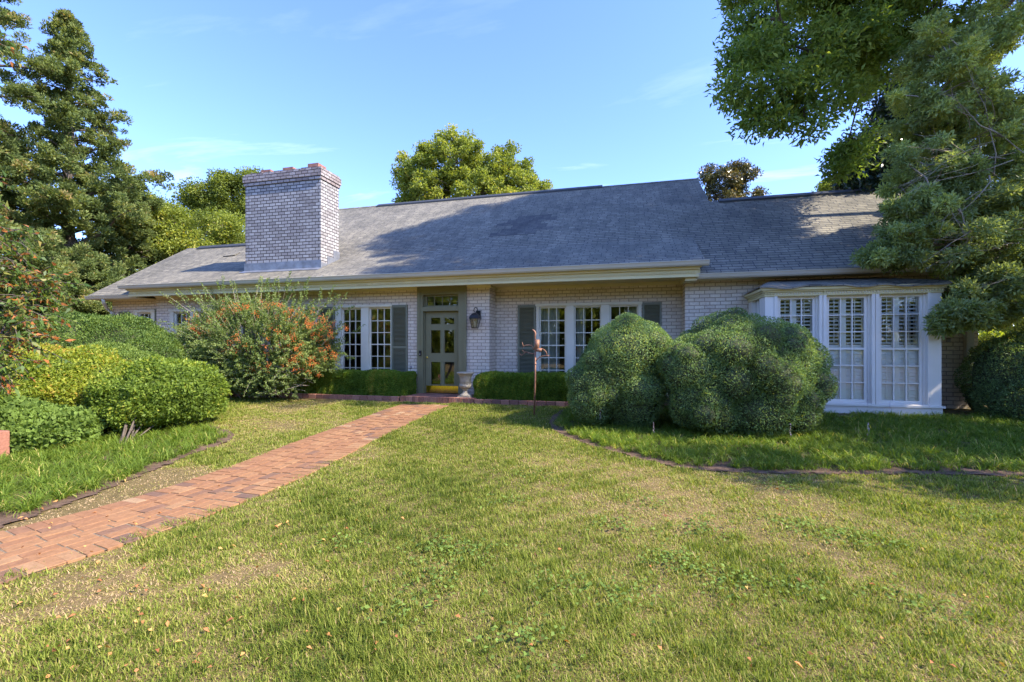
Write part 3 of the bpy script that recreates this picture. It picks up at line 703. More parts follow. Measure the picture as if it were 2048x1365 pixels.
# wall lantern
def lantern():
    p = at(950, 640, YW-.17); cx, cy = p.x, p.y; z0 = at(950, 655.5, YW-.17).z; z1 = at(950, 637, YW-.17).z; z2 = at(950, 627, YW-.17).z
    m = MB()
    def frus(za, ra, zb, rb): m.add([(cx+ra*a, cy+ra*b, za) for a, b in ((-1, -1), (1, -1), (1, 1), (-1, 1))]+[(cx+rb*a, cy+rb*b, zb) for a, b in ((-1, -1), (1, -1), (1, 1), (-1, 1))], [(3, 2, 1, 0), (4, 5, 6, 7), (0, 1, 5, 4), (1, 2, 6, 5), (2, 3, 7, 6), (3, 0, 4, 7)])
    frus(z0-.02, .065, z0, .07); frus(z1-.005, .125, z1+.012, .115)
    rb = [.112, .10, .082, .05, .022]; zb = [0, .035, .07, .10, .115]
    for i in range(4): frus(z1+.0125+zb[i], rb[i], z1+.0125+zb[i+1]-.0004, rb[i+1])
    for a in (-1, 1):
        for b in (-1, 1): m.tube([(cx+a*.060, cy+b*.060, z0), (cx+a*.105, cy+b*.105, z1)], .006, 6)
    zt = z1+.125; m.tube([(cx, cy, zt-.01), (cx, cy, zt+.03)], .012, 8)
    hook = [(cx, cy, zt+.03), (cx-.03, cy, zt+.06), (cx-.02, cy+.01, zt+.12), (cx+.01, cy+.04, zt+.14), (cx+.03, cy+.09, zt+.10), (cx+.03, cy+.14, zt+.02)]
    m.tube(hook, .010, 8); m.tube([(cx+.03, cy+.10, zt+.0), (cx+.03, YW-.004, zt-.0)], .016, 8); m.box(cx-.03, cx+.09, YW-.02, YW-.003, zt-.09, zt+.07)
    l = m.build('wall_lantern', M_black, house)
    g = MB(); frb = [(cx+.057*a, cy+.057*b, z0+.001) for a, b in ((-1, -1), (1, -1), (1, 1), (-1, 1))]+[(cx+.102*a, cy+.102*b, z1-.006) for a, b in ((-1, -1), (1, -1), (1, 1), (-1, 1))]
    g.add(frb, [(0, 1, 5, 4), (1, 2, 6, 5), (2, 3, 7, 6), (3, 0, 4, 7)]); x = g.build('lantern_glass', M_bayglass); x.parent = l
    b = MB(); b.lathe([(.012, 0), (.012, .05), (.02, .07), (.022, .10), (.01, .135), (.002, .14)], (cx, cy, z0+.02), 12); x = b.build('bulb', M_white); x.parent = l
lantern()

# bay window
def bay():
    z0, z1 = .18, 2.50; gl = []
    for a, b in ((1560, 1624), (1657, 1727), (1761.5, 1837)):
        gl.append((at(a, 700, YB+.10).x, at(b, 700, YB+.10).x))
    gz0, gz1 = at(1800, 801.5, YB+.1).z, at(1800, 594.5, YB+.1).z
    wz0, wz1 = at(1805, 809, YB).z, at(1805, 586, YB).z
    ops = [(a-.075, b+.075, wz0, wz1) for a, b in gl]
    m = MB(); m.grid(BX0, BX1, z0, z1, YB, YB+.14, ops)
    # side walls (x constant) as boxes around one narrow window each
    for x0, x1, sd in ((BX0, BX0+.12, 0), (BX1-.12, BX1, 1)):
        m.box(x0, x1, YB+.141, YB+.38, z0, z1); m.box(x0, x1, YW-.28, YW-.002, z0, z1); m.box(x0, x1, YB+.3805, YW-.2805, z0, .42); m.box(x0, x1, YB+.3805, YW-.2805, gz1+.06, z1)
    m.box(BX0-.012, BX1+.012, YB-.012, YB-.001, z0, wz0-.05)          # skirt
    m.box(BX0-.035, BX1+.035, YB-.045, YB-.0005, wz0-.0495, wz0-.012)   # sill
    for a, b, _, _ in ops:                                            # raised casings
        m.grid(a-.05, b+.05, wz0-.011, wz1+.05, YB-.018, YB-.0008, [(a, b, wz0-.02, wz1)])
    m.box(BX0+.13, BX1-.13, YB+.15, YW-.01, .30, .34)
    bo = m.build('bay_window', M_white, house); bo['label'] = 'white wooden bay window with three tall sashes'
    s = MB(); g = MB()
    for a, b in gl:
        s.grid(a-.0745, b+.0745, wz0+.0005, wz1-.0005, YB+.05, YB+.138, [(a-.045, b+.045, gz0-.05, gz1+.045)])
        s.grid(a-.044, b+.044, gz0-.049, gz1+.044, YB+.075, YB+.125, [(a, b, gz0, gz1)])
        for c in (1, 2):
            x = a+(b-a)*c/3; s.box(x-.009, x+.009, YB+.08, YB+.12, gz0+.001, gz1-.001)
        for r in range(1, 6):
            z = gz0+(gz1-gz0)*r/6; h = .009 if r != 3 else .018
            for c in range(3): s.box(a+(b-a)*c/3+(.0095 if c else .0005), a+(b-a)*(c+1)/3-(.0095 if c < 2 else .0005), YB+.083, YB+.117, z-h, z+h)
        g.add([(a, YB+.10, gz0), (b, YB+.10, gz0), (b, YB+.10, gz1), (a, YB+.10, gz1)], [(0, 1, 2, 3)])
    for x in (BX0+.05, BX1-.05):
        ya, yb = YB+.381, YW-.281
        for y in (ya+.02, (ya+yb)/2, yb-.02): s.box(x-.02, x+.02, y-.015, y+.015, .421, gz1+.059)
        g.add([(x+.002, ya, .42), (x+.002, yb, .42), (x+.002, yb, gz1+.06), (x+.002, ya, gz1+.06)], [(0, 1, 2, 3)])
    x = s.build('sash', M_white); x.parent = bo
    x = g.build('pane', M_bayglass); x.parent = bo
    # interior plantation shutters: upper tier louvres open, lower tier closed
    zm = gz0+(gz1-gz0)*.5; b = MB(); yb = YB+.165
    for a, c in gl:
        w = c-a; xm = a+w*.44
        for (x0, x1) in ((a-.05, xm-.0), (xm+.0, c+.05)):
            for (za, zb, op) in ((gz0-.08, zm-.01, 0), (zm+.0, gz1+.06, 1)):
                st = .055; b.grid(x0, x1, za, zb, yb-.014, yb+.014, [(x0+st, x1-st, za+.07, zb-.03)])
                k = int((zb-za-.10)/.062)
                for i in range(k):
                    z = za+.07+(zb-za-.10)*(i+.5)/k
                    if op: b.obox(((x0+x1)/2, yb, z), ((x1-x0)/2-st, 0, 0), (0, .028, .011), (0, -.0018, .0045))
                    else: b.obox(((x0+x1)/2, yb, z), ((x1-x0)/2-st, 0, 0), (0, .012, .034), (0, -.004, .0015))
                b.box((x0+x1)/2-.005, (x0+x1)/2+.005, yb-.045, yb-.036, za+.1, zb-.06)
    x = b.build('interior_louvres', M_blind); x.parent = bo
    # cornice of the bay
    c = MB(); o = .012
    for (za, zb, pr) in ((2.355, 2.385, .02), (2.385, 2.43, .012), (2.43, 2.46, .05), (2.46, 2.505, .085)):
        c.box(BX0-pr, BX1+pr, YB-pr, YW-.003, za+.0003, zb)
    x0 = BX0-.012
    while x0 < BX1: c.obox((x0+.02, YB-.022, 2.408), (.013, 0, .004), (0, .009, 0), (-.006, 0, .017)); x0 += .045
    y0 = YB
    while y0 < YW-.05: c.box(BX0-.03, BX0-.0125, y0, y0+.024, 2.392, 2.424); y0 += .045
    x = c.build('bay_cornice', M_cream); x.parent = bo
    # hipped bay roof with a wavy shingle edge
    r = MB(); n = 40; zr = 2.80; e = .12; xa, xb = BX0-e, BX1+e; V = []
    for j in range(6):
        t = j/5; ins = .55*t
        for i in range(n+1):
            s_ = i/n; x = xa+ins+(xb-xa-2*ins)*s_; y = YB-e+(YW-.03-YB+e)*t
            dz = (-.028*max(0, math.sin(s_*9.0+.3))+.012*math.sin(s_*31)+.01*math.sin(s_*17+2))*(1-t)**2
            V.append((x, y, 2.512+.0+(zr-2.512)*t+.02*math.sin(s_*7+t*3)*(1-t)+dz+.014*(1-t)))
    F = [(j*(n+1)+i, j*(n+1)+i+1, (j+1)*(n+1)+i+1, (j+1)*(n+1)+i) for j in range(5) for i in range(n)]; r.add(V, F)
    r.add([(x, y, z-.025) for x, y, z in V], [f[::-1] for f in F])
    r.add([V[i] for i in range(n+1)]+[(V[i][0], V[i][1], V[i][2]-.025) for i in range(n+1)], [(i+n+1, i+n+2, i+1, i) for i in range(n)])
    for sd in (0, 1):
        X = xa if sd == 0 else xb; X2 = X+(.55 if sd == 0 else -.55)
        tri = [(X, YB-e, 2.526), (X2, YW-.03, zr), (X, YW-.03, 2.52)]; r.add(tri if sd == 0 else tri[::-1], [(0, 1, 2)])
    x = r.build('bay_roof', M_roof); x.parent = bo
bay()

# ------------------------------------------------------------------ porch step and brick edging
def edging():
    z = .265; sx0, sx1 = at(800, 806, 9.62).x, at(948, 806, 9.62).x
    m = MB(); yf = 9.62
    x = sx0
    while x < sx1-.04:                                   # soldier riser + top rows
        m.box(x+.003, x+.072, yf+random.uniform(-.003, .003), yf+.095, -.02, z+.012+random.uniform(-.003, .003), min(1, max(0, random.gauss(.5, .22)))); x += .0755
    yy = yf+.1; r = 0
    while yy < YW+.0:
        x = sx0+(.1 if r % 2 else 0)
        while x < sx1-.06: m.box(x, min(x+.198, sx1), yy, min(yy+.094, YW-.001), .05, z+random.uniform(-.002, .002), min(1, max(0, random.gauss(.45, .22)))); x += .205
        yy += .101; r += 1
    o = m.build('porch_step', M_edge, bevel=.004); tag(o, kind='structure')
    m = MB()
    def run(x0, x1, y, top):
        x = x0
        while x < x1:
            xx = x
            c = (xx+.1, y+.05+random.gauss(0, .003), top-.10); m.obox(c, (.096, random.gauss(0, .0015), 0), (0, .048, 0), (0, 0, .1), min(1, max(0, random.gauss(.5, .25)))); x += .203
    run(sx0-11, sx0-.2, 9.60, .262); run(sx1+.01, 3.0-.6, 9.60, .258)
    o = m.build('brick_edging', M_edge, bevel=.005); tag(o, kind='structure')
    s = MB()
    s.box(XL-3, sx0-.001, 9.7, YW, .0, .225); s.box(sx1+.001, XG, 9.7, YR, .0, .222)
    tag(s.build('planting_soil', M_soil), kind='structure')
edging()

# ------------------------------------------------------------------ urn
def urn():
    p = at(931, 790, 9.86); c = (p.x, 9.86, .268); k = .62/.62
    e = empty('garden_urn', c, 'weathered stone urn on a pedestal foot beside the front door', 'urn')
    m = MB(); m.box(c[0]-.145, c[0]+.145, c[1]-.145, c[1]+.145, c[2], c[2]+.035)
    m.lathe([(.135, .0355), (.135, .05), (.125, .065), (.09, .085), (.062, .115), (.052, .145), (.052, .165), (.075, .172), (.078, .185), (.06, .195)], c, 40); m.build('pedestal', M_stone, e)
    m = MB(); m.lathe([(.055, .1955), (.10, .205), (.135, .235), (.148, .27), (.142, .295)], c, 48, flute=.025)
    m.lathe([(.128, .2955), (.128, .38), (.133, .44), (.150, .50), (.175, .53), (.198, .545), (.203, .56), (.198, .575), (.17, .58), (.15, .57), (.13, .50), (.12, .40)], c, 48)
    m.lathe([(.139, .2958), (.142, .305), (.139, .315)], c, 40)
    m.build('bowl', M_stone, e)
urn()

# ------------------------------------------------------------------ steel sculpture
def sculpture():
    b = grd(1068, 831); Y = b.y
    e = empty('garden_sculpture', b, 'thin rusty steel pole sculpture with curling branches and a tilted tube', 'sculpture')
    def q(x, y, dy=0):      # zoomed coordinates of the photograph crop, in the plane of the pole
        p = at(1000+x/4.096, 540+y/4.096, Y+dy); return (p.x, p.y, p.z)
    m = MB(); m.tube([(b.x, b.y, b.z-.1), q(288, 900), q(290, 662)], [.017, .017, .015], 10); m.tube([q(289.5, 775), q(289.6, 765)], .022, 10); m.build('pole', M_rust, e)
    m = MB(); m.tube([q(300, 655), q(304, 572)], .048, 16)
    m.tube([q(292, 655, -.02), q(341, 660, -.02)], .034, 12); m.build('tube', M_rust, e)
    m = MB(); m.tube([q(296, 575), q(287, 560), q(286, 540), q(290, 522), q(283, 505), q(272, 494), q(263, 487)], [.006, .012, .018, .020, .018, .012, .003], 8); m.build('finial', M_rust, e)
    def br(pts, r=.009):
        m = MB(); n = len(pts)
        for i in range(1): m.tube([q(*p) for p in pts], [r*(1-.55*i/(n-1)) for i in range(n)], 8)
        m.build('branch', M_rust, e)
    br([(283, 655), (270, 640), (262, 622), (240, 617), (212, 619), (192, 628), (181, 640)], .013); br([(192, 628), (186, 612), (183, 592)], .008); br([(266, 636), (261, 615), (260, 594)], .008)
    br([(284, 690), (240, 682), (220, 673), (206, 675), (192, 690), (176, 703), (160, 688)], .010); br([(206, 675), (192, 668), (182, 658)], .008)
    br([(300, 650), (340, 645), (362, 655), (377, 672), (384, 690), (380, 706)], .010); br([(292, 755), (302, 735), (325, 715), (352, 706), (383, 704), (405, 701)], .011); br([(383, 704), (396, 712), (402, 705)], .006)
sculpture()

# ------------------------------------------------------------------ foliage materials
L_box = leafmat('boxwood_leaf', [(0, (.065, .09, .036)), (.45, (.125, .20, .085)), (.8, (.22, .31, .13)), (1, (.38, .41, .12))], .35, .5, .18)
L_hedge = leafmat('hedge_leaf', [(0, (.06, .10, .018)), (.5, (.12, .20, .03)), (.85, (.19, .28, .045)), (1, (.34, .28, .06))], .4, .55, .15)
L_holly = leafmat('holly_leaf', [(0, (.04, .07, .022)), (.5, (.085, .14, .036)), (1, (.17, .23, .055))], .36, .5, .18)
L_lime = leafmat('lime_leaf', [(0, (.06, .095, .02)), (.45, (.125, .19, .034)), (.8, (.22, .28, .05)), (1, (.34, .34, .07))], .45, .5, .2)
L_yel = leafmat('yellowgreen_leaf', [(0, (.06, .10, .018)), (.5, (.16, .21, .03)), (.85, (.30, .32, .05)), (1, (.36, .24, .06))], .45, .5, .2)
L_pyr = leafmat('pyracantha_leaf', [(0, (.065, .10, .035)), (.5, (.14, .195, .065)), (1, (.25, .30, .12))], .38, .5, .18)
L_ced = leafmat('cedar_spray', [(0, (.045, .06, .02)), (.4, (.10, .138, .05)), (.8, (.185, .215, .08)), (1, (.27, .20, .10))], .35, .7, .12)
L_map = leafmat('maple_leaf', [(0, (.06, .085, .018)), (.5, (.15, .19, .04)), (.85, (.27, .30, .06)), (1, (.38, .30, .07))], .45, .5, .25)
L_oak = leafmat('hickory_leaf', [(0, (.05, .09, .018)), (.5, (.11, .155, .04)), (1, (.23, .27, .065))], .5, .55, .2, None, 1.6)
L_sil = leafmat('grey_green_leaf', [(0, (.07, .095, .045)), (.45, (.15, .195, .095)), (.8, (.25, .29, .11)), (1, (.38, .38, .13))], .40, .45, .22, None, 1.9)
L_mag = leafmat('magnolia_leaf', [(0, (.025, .04, .018)), (.45, (.07, .075, .026)), (.8, (.16, .12, .04)), (1, (.26, .17, .06))], .15, .3, .6)
L_dkmag = leafmat('dark_magnolia_leaf', [(0, (.010, .024, .014)), (.6, (.022, .045, .022)), (.9, (.05, .07, .03)), (1, (.14, .075, .035))], .12, .3, .6)
L_rust = leafmat('turning_leaf', [(0, (.04, .08, .02)), (.45, (.09, .15, .03)), (.62, (.20, .18, .05)), (.72, (.28, .09, .03)), (1, (.38, .15, .06))], .4, .45, .35)
L_ivy = leafmat('ivy_leaf', [(0, (.06, .10, .024)), (1, (.17, .25, .06))], .35, .6, .12)
L_grass = leafmat('grass_blade', [(0, (.07, .11, .018)), (.28, (.18, .22, .035)), (.50, (.28, .335, .07)), (.68, (.38, .33, .11)), (.84, (.44, .34, .19)), (1, (.52, .38, .25))], .38, .6, .15, (1.3, 1.35, .5), 1.12)
L_lir = leafmat('liriope_blade', [(0, (.05, .085, .016)), (.5, (.11, .17, .026)), (.85, (.20, .25, .045)), (1, (.40, .33, .14))], .42, .5, .15, None, 1.5)
M_berry = plain('orange_berry', (.62, .17, .035), .4, .35, 30)
M_core = plain('twiggy_core', (.075, .085, .038), .95, .5, 18, 1.0)
L_dead = leafmat('fallen_leaf', [(0, (.26, .10, .05)), (.5, (.42, .19, .08)), (1, (.50, .34, .12))], .2, .7, .2)
L_flower = leafmat('flower_bud', [(0, (.22, .18, .34)), (1, (.40, .34, .46))], .2, .6, .2)

# ------------------------------------------------------------------ foliage builders
def lobe_points(lobes, n, depth=.12, lump=.08, lf=3.0, p=2.0, bottom=None):
    """points on the union of (super)ellipsoid lobes; lobes: (cx,cy,cz,rx,ry,rz)"""
    lb = np.array(lobes, float); area = (lb[:, 3]*lb[:, 4]+lb[:, 4]*lb[:, 5]+lb[:, 3]*lb[:, 5]); k = rng.choice(len(lb), n, p=area/area.sum())
    d = rdir(n); sc = (np.abs(d)**p).sum(1)**(-1/p); q = d*sc[:, None]; r = lb[k, 3:]; c = lb[k, :3]
    nrm = unit(np.sign(d)*np.abs(q)**(p-1)/r)
    base = c+q*r
    f = 1+lump*sn(base, lf)+.5*lump*sn(base, lf*2.7, 3)
    f = f+.07*np.clip(sn(base, 15, 8)-.45, 0, 1)
    dep = rng.random(n)**2*depth
    P = c+q*r*(f-dep)[:, None]
    keep = np.ones(n, bool)
    for j in range(len(lb)):
        e = (np.abs((P-lb[j, :3])/lb[j, 3:])**p).sum(1); keep &= (e > (1-depth*1.6)) | (k == j)
    if bottom is not None: keep &= P[:, 2] > gz(P[:, 0], P[:, 1])+bottom
    return P[keep], nrm[keep], dep[keep]
def core(name, lobes, s, mat, parent, p=2.0):
    m = MB()
    for (cx, cy, cz, rx, ry, rz_) in lobes:
        V = []; nu, nv = 20, 12
        for j in range(nv+1):
            for i in range(nu):
                a = 2*math.pi*i/nu; b = math.pi*j/nv; d = np.array([math.sin(b)*math.cos(a), math.sin(b)*math.sin(a), math.cos(b)])
                sc = (np.abs(d)**p).sum()**(-1/p)*s*(1+.05*math.sin(a*3+cx*5)+.04*math.sin(b*5+cy)); z = max(cz+d[2]*sc*rz_, float(gz(cx, cy))+.03)
                V.append((cx+d[0]*sc*rx, cy+d[1]*sc*ry, z))
        m.add(V, [(j*nu+i, (j+1)*nu+i, (j+1)*nu+(i+1) % nu, j*nu+(i+1) % nu) for j in range(nv) for i in range(nu)], .5, True)
    return m.build(name, mat, parent, uv=False)
def shrub(name, label, cat_, lobes, n, L, Wd, mat, lump=.08, lf=3, depth=.14, p=2., tintf=None, stems=None, group=None, corescale=.80, outward=.8, bottom=.03, up=.3):
    lb = np.array(lobes); loc = (float(lb[:, 0].mean()), float(lb[:, 1].mean()), float(gz(lb[:, 0].mean(), lb[:, 1].mean())))
    e = empty(name, loc, label, cat_, group)
    P, nr, dep = lobe_points(lobes, n, depth, lump, lf, p, bottom); k = len(P)
    D = nr*outward+rng.normal(size=(k, 3))*.55+np.array([0, 0, up])
    LL = L*rng.uniform(.55, 1.45, k)
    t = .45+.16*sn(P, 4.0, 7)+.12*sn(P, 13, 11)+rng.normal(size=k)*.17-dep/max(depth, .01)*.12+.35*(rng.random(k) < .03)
    if tintf is not None: t = t+tintf(P)
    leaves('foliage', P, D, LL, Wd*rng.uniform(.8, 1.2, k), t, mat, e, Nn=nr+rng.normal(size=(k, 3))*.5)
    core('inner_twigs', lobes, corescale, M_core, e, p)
    if stems:
        m = MB()
        for a, b, r in stems:
            a = Vector(a); b = Vector(b); mid_ = a.lerp(b, .5)+Vector((random.uniform(-.08, .08), random.uniform(-.08, .08), random.uniform(0, .08)))
            m.tube([a, a.lerp(mid_, .6), mid_, b], [r, r*.85, r*.7, r*.35], 7)
        m.build('stem', M_bark, e)
    return e

def lobe_px(u0, u1, v0, v1, d, ry=None):   # ellipsoid whose outline spans those pixels at camera depth d
    c = atd((u0+u1)/2, (v0+v1)/2, d); rx = (u1-u0)/2/910*d; rz_ = (v1-v0)/2/910*d
    return (c.x, c.y, c.z, rx, ry or (rx+rz_)/2, rz_)

def cloud(lobes, n, r0, r1, seed):
    rs = np.random.default_rng(seed); out = [tuple(l[:3])+tuple(q-.02 for q in l[3:]) for l in lobes]
    for l in lobes:
        k = max(3, int(n*(l[3]*l[5])))
        for i in range(k):
            d = unit(rs.normal(size=(1, 3)))[0]; d[1] = -abs(d[1])*.9 if rs.random() < .8 else d[1]; d = d/np.linalg.norm(d)
            r = rs.uniform(r0, r1); pr = rs.uniform(.05, .12)
            c = tuple(l[j]+d[j]*(l[3+j]-(r-pr)*(.9 if j == 2 else 1)) for j in range(3))
            if c[2] < gz(c[0], c[1])+.15: continue
            out.append((*c, r, r, r*rs.uniform(.85, 1.0)))
    return out
# big clipped boxwoods
shrub('clipped_boxwood', 'large rounded cloud-clipped boxwood standing in front of the white bay window', 'bush',
      cloud([lobe_px(1345, 1620, 628, 862, 7.35, 1.15), lobe_px(1312, 1480, 665, 850, 7.2, .85), lobe_px(1500, 1640, 655, 860, 7.3, .85), lobe_px(1400, 1560, 640, 770, 7.0, .8),
       lobe_px(1440, 1590, 758, 878, 6.75, .55), lobe_px(1350, 1470, 760, 862, 6.8, .5), lobe_px(1540, 1625, 740, 865, 6.85, .5), lobe_px(1330, 1440, 690, 790, 6.85, .5), lobe_px(1480, 1600, 690, 790, 6.7, .5)], 30, .16, .34, 4),
      360000, .025, .0135, L_box, lump=.03, lf=7, depth=.16, corescale=.78)
shrub('clipped_boxwood', 'smaller lopsided boxwood with yellow-green tips, left of the largest clipped boxwood', 'bush',
      cloud([lobe_px(1160, 1330, 646, 850, 7.9, .95), lobe_px(1175, 1345, 636, 780, 7.7, .8), lobe_px(1140, 1260, 700, 845, 7.7, .7), lobe_px(1215, 1325, 740, 858, 7.35, .5), lobe_px(1150, 1230, 770, 850, 7.4, .4)], 30, .15, .30, 6),
      250000, .025, .013, L_box, lump=.03, lf=7, depth=.16, corescale=.78, tintf=lambda P: .35*np.exp(-((P[:, 0]-atd(1245, 690, 7.4).x)**2+(P[:, 2]-1.5)**2)/.18))
shrub('clipped_boxwood', 'dark rounded boxwood at the right-hand house corner beside the downspout', 'bush',
      [lobe_px(1962, 2110, 668, 850, 7.6, .8), lobe_px(1985, 2180, 740, 872, 7.3, .7), lobe_px(2040, 2200, 690, 860, 7.5, .8)], 70000, .032, .016, L_box, lump=.07, lf=5, tintf=lambda P: -.12)
# low hedges either side of the door
hz0, hz1 = .22, .80
def hedge(label, x0, x1, y0, y1, z0, z1, n, tf=None):
    c = [((x0+x1)/2, (y0+y1)/2, (z0+z1)/2, (x1-x0)/2, (y1-y0)/2, (z1-z0)/2)]
    e = empty('box_hedge', (c[0][0], c[0][1], z0), label, 'hedge')
    fr = rng.random(n); X = rng.uniform(x0, x1, n); Y = rng.uniform(y0, y1, n); Z = rng.uniform(z0, z1, n); nr = np.zeros((n, 3)); P = np.zeros((n, 3))
    a1, a2, a3 = (x1-x0)*(z1-z0), (x1-x0)*(y1-y0), 2*(y1-y0)*(z1-z0); tot = a1+a2+a3
    f = fr < a1/tot; Y[f] = y0; nr[f, 1] = -1
    g = (~f) & (fr < (a1+a2)/tot); Z[g] = z1; nr[g, 2] = 1
    h = ~(f | g); s_ = rng.random(n) < .5; X[h & s_] = x0; X[h & ~s_] = x1; nr[h & s_, 0] = -1; nr[h & ~s_, 0] = 1
    P = np.stack([X, Y, Z], 1); ctr = np.stack([np.clip(X, x0+.13, x1-.13), np.clip(Y, y0+.13, y1-.13), np.clip(Z, z0, z1-.13)], 1)
    dd = P-ctr; dl_ = np.linalg.norm(dd, axis=1, keepdims=True); P = np.where(dl_ > .13, ctr+dd/np.maximum(dl_, 1e-6)*.13, P)
    nr = unit(dd+1e-6); dep = rng.random(n)**2*.07; P = P+nr*(.028*sn(P, 5)+.026*sn(P, 17, 4)-dep)[:, None]
    t = .50+.12*sn(P, 3, 2)+.12*sn(P, 17, 4)+rng.normal(size=n)*.2+(tf(P) if tf else 0)
    leaves('foliage', P, nr*.8+rng.normal(size=(n, 3))*.55+np.array([0, 0, .3]), .033*rng.uniform(.6, 1.4, n), .018, t, L_hedge, e, Nn=nr+rng.normal(size=(n, 3))*.5)
    m = MB(); m.box(x0+.09, x1-.09, y0+.09, y1-.09, z0, z1-.09); m.build('inner_twigs', M_core, e, bevel=.05)
hedge('low clipped hedge left of the front door, under the two-sash window', at(598, 700, 9.9).x, at(817, 700, 9.9).x, 9.82, 10.38, hz0, .80, 80000,
      lambda P: .4*np.exp(-((P[:, 0]-at(745, 760, 9.85).x)**2)/.006)+.25*np.exp(-((P[:, 0]-at(612, 760, 9.85).x)**2)/.02))
hedge('low clipped hedge right of the door behind the steel sculpture', at(949, 700, 9.9).x, at(1240, 700, 9.9).x, 9.82, 10.5, hz0, .80, 100000, lambda P: .15*np.exp(-((P[:, 0]-at(960, 760, 9.85).x)**2)/.02))
hedge('low dark hedge at the foot of the berry-laden firethorn', at(405, 700, 10).x, at(590, 700, 10).x, 9.85, 10.35, hz0, .72, 50000, lambda P: -.15)

# left-hand shrubs
shrub('holly_mound', 'broad dark green mounded holly rising in front of the left end of the house', 'bush',
      [lobe_px(110, 348, 640, 800, 10.2, 1.1), lobe_px(70, 260, 628, 800, 10.0, 1.1), lobe_px(215, 350, 672, 800, 10.0, .9), lobe_px(150, 300, 634, 760, 10.3, 1.0)], 120000, .045, .022, L_holly, lump=.09, lf=3)
shrub('privet_mound', 'grey-green mound between the dark holly and the bright green bush', 'bush',
      [lobe_px(130, 290, 688, 830, 8.9, .8), lobe_px(190, 330, 700, 850, 8.6, .7)], 70000, .035, .018, L_holly, lump=.06, lf=4, tintf=lambda P: .22)
shrub('yellow_bush', 'yellow-green bush with reddish new leaves at the left edge, above the ivy', 'bush',
      [lobe_px(-60, 160, 690, 900, 7.0, .9), lobe_px(40, 230, 700, 890, 7.3, .9), lobe_px(-150, 60, 700, 940, 6.4, .9), lobe_px(130, 275, 722, 885, 7.4, .75)], 95000, .045, .026, L_yel, lump=.13, lf=3.5, depth=.34, outward=.5, up=.2, tintf=lambda P: .22+.12*sn(P, 2.2, 3))
b = grd(232, 897)
shrub('bright_bush', 'bright green rounded bush with bare slanting stems beside the lawn', 'bush',
      [lobe_px(262, 420, 718, 860, 7.6, .85), lobe_px(230, 350, 735, 868, 7.4, .7), lobe_px(320, 421, 750, 872, 7.7, .7)], 80000, .048, .027, L_lime, lump=.14, lf=4.5, depth=.32, outward=.4, bottom=.16, up=.25, corescale=.72,
      stems=[((b.x+dx, b.y+dy, b.z-.05), tuple(atd(u, v, 7.5)), .016) for dx, dy, u, v in ((0, 0, 290, 790), (.05, .05, 320, 820), (-.05, .1, 262, 805), (.1, 0, 305, 770), (.02, .05, 345, 835), (.03, .02, 275, 780), (-.03, .03, 330, 800), (.06, .1, 300, 810))])
b = grd(60, 900)
shrub('ivy_mound', 'tangle of pale-edged ivy trailing under the yellow-green bush', 'ivy',
      [lobe_px(-80, 90, 800, 905, 6.2, .7), lobe_px(20, 175, 820, 905, 6.4, .6)], 24000, .055, .05, L_ivy, lump=.12, lf=4, depth=.3, outward=.8)
# brick pier at the left edge
p = grd(2, 905); e_ = None
m = MB(); px_ = atd(-42, 880, 5.6); m.box(px_.x-.17, px_.x+.17, px_.y-.2, px_.y+.2, -.1, atd(0, 866, 5.6).z)
o = m.build('brick_pier', M_edge, bevel=.008); tag(o, 'low red brick pier half hidden in ivy at the left edge', 'pier')

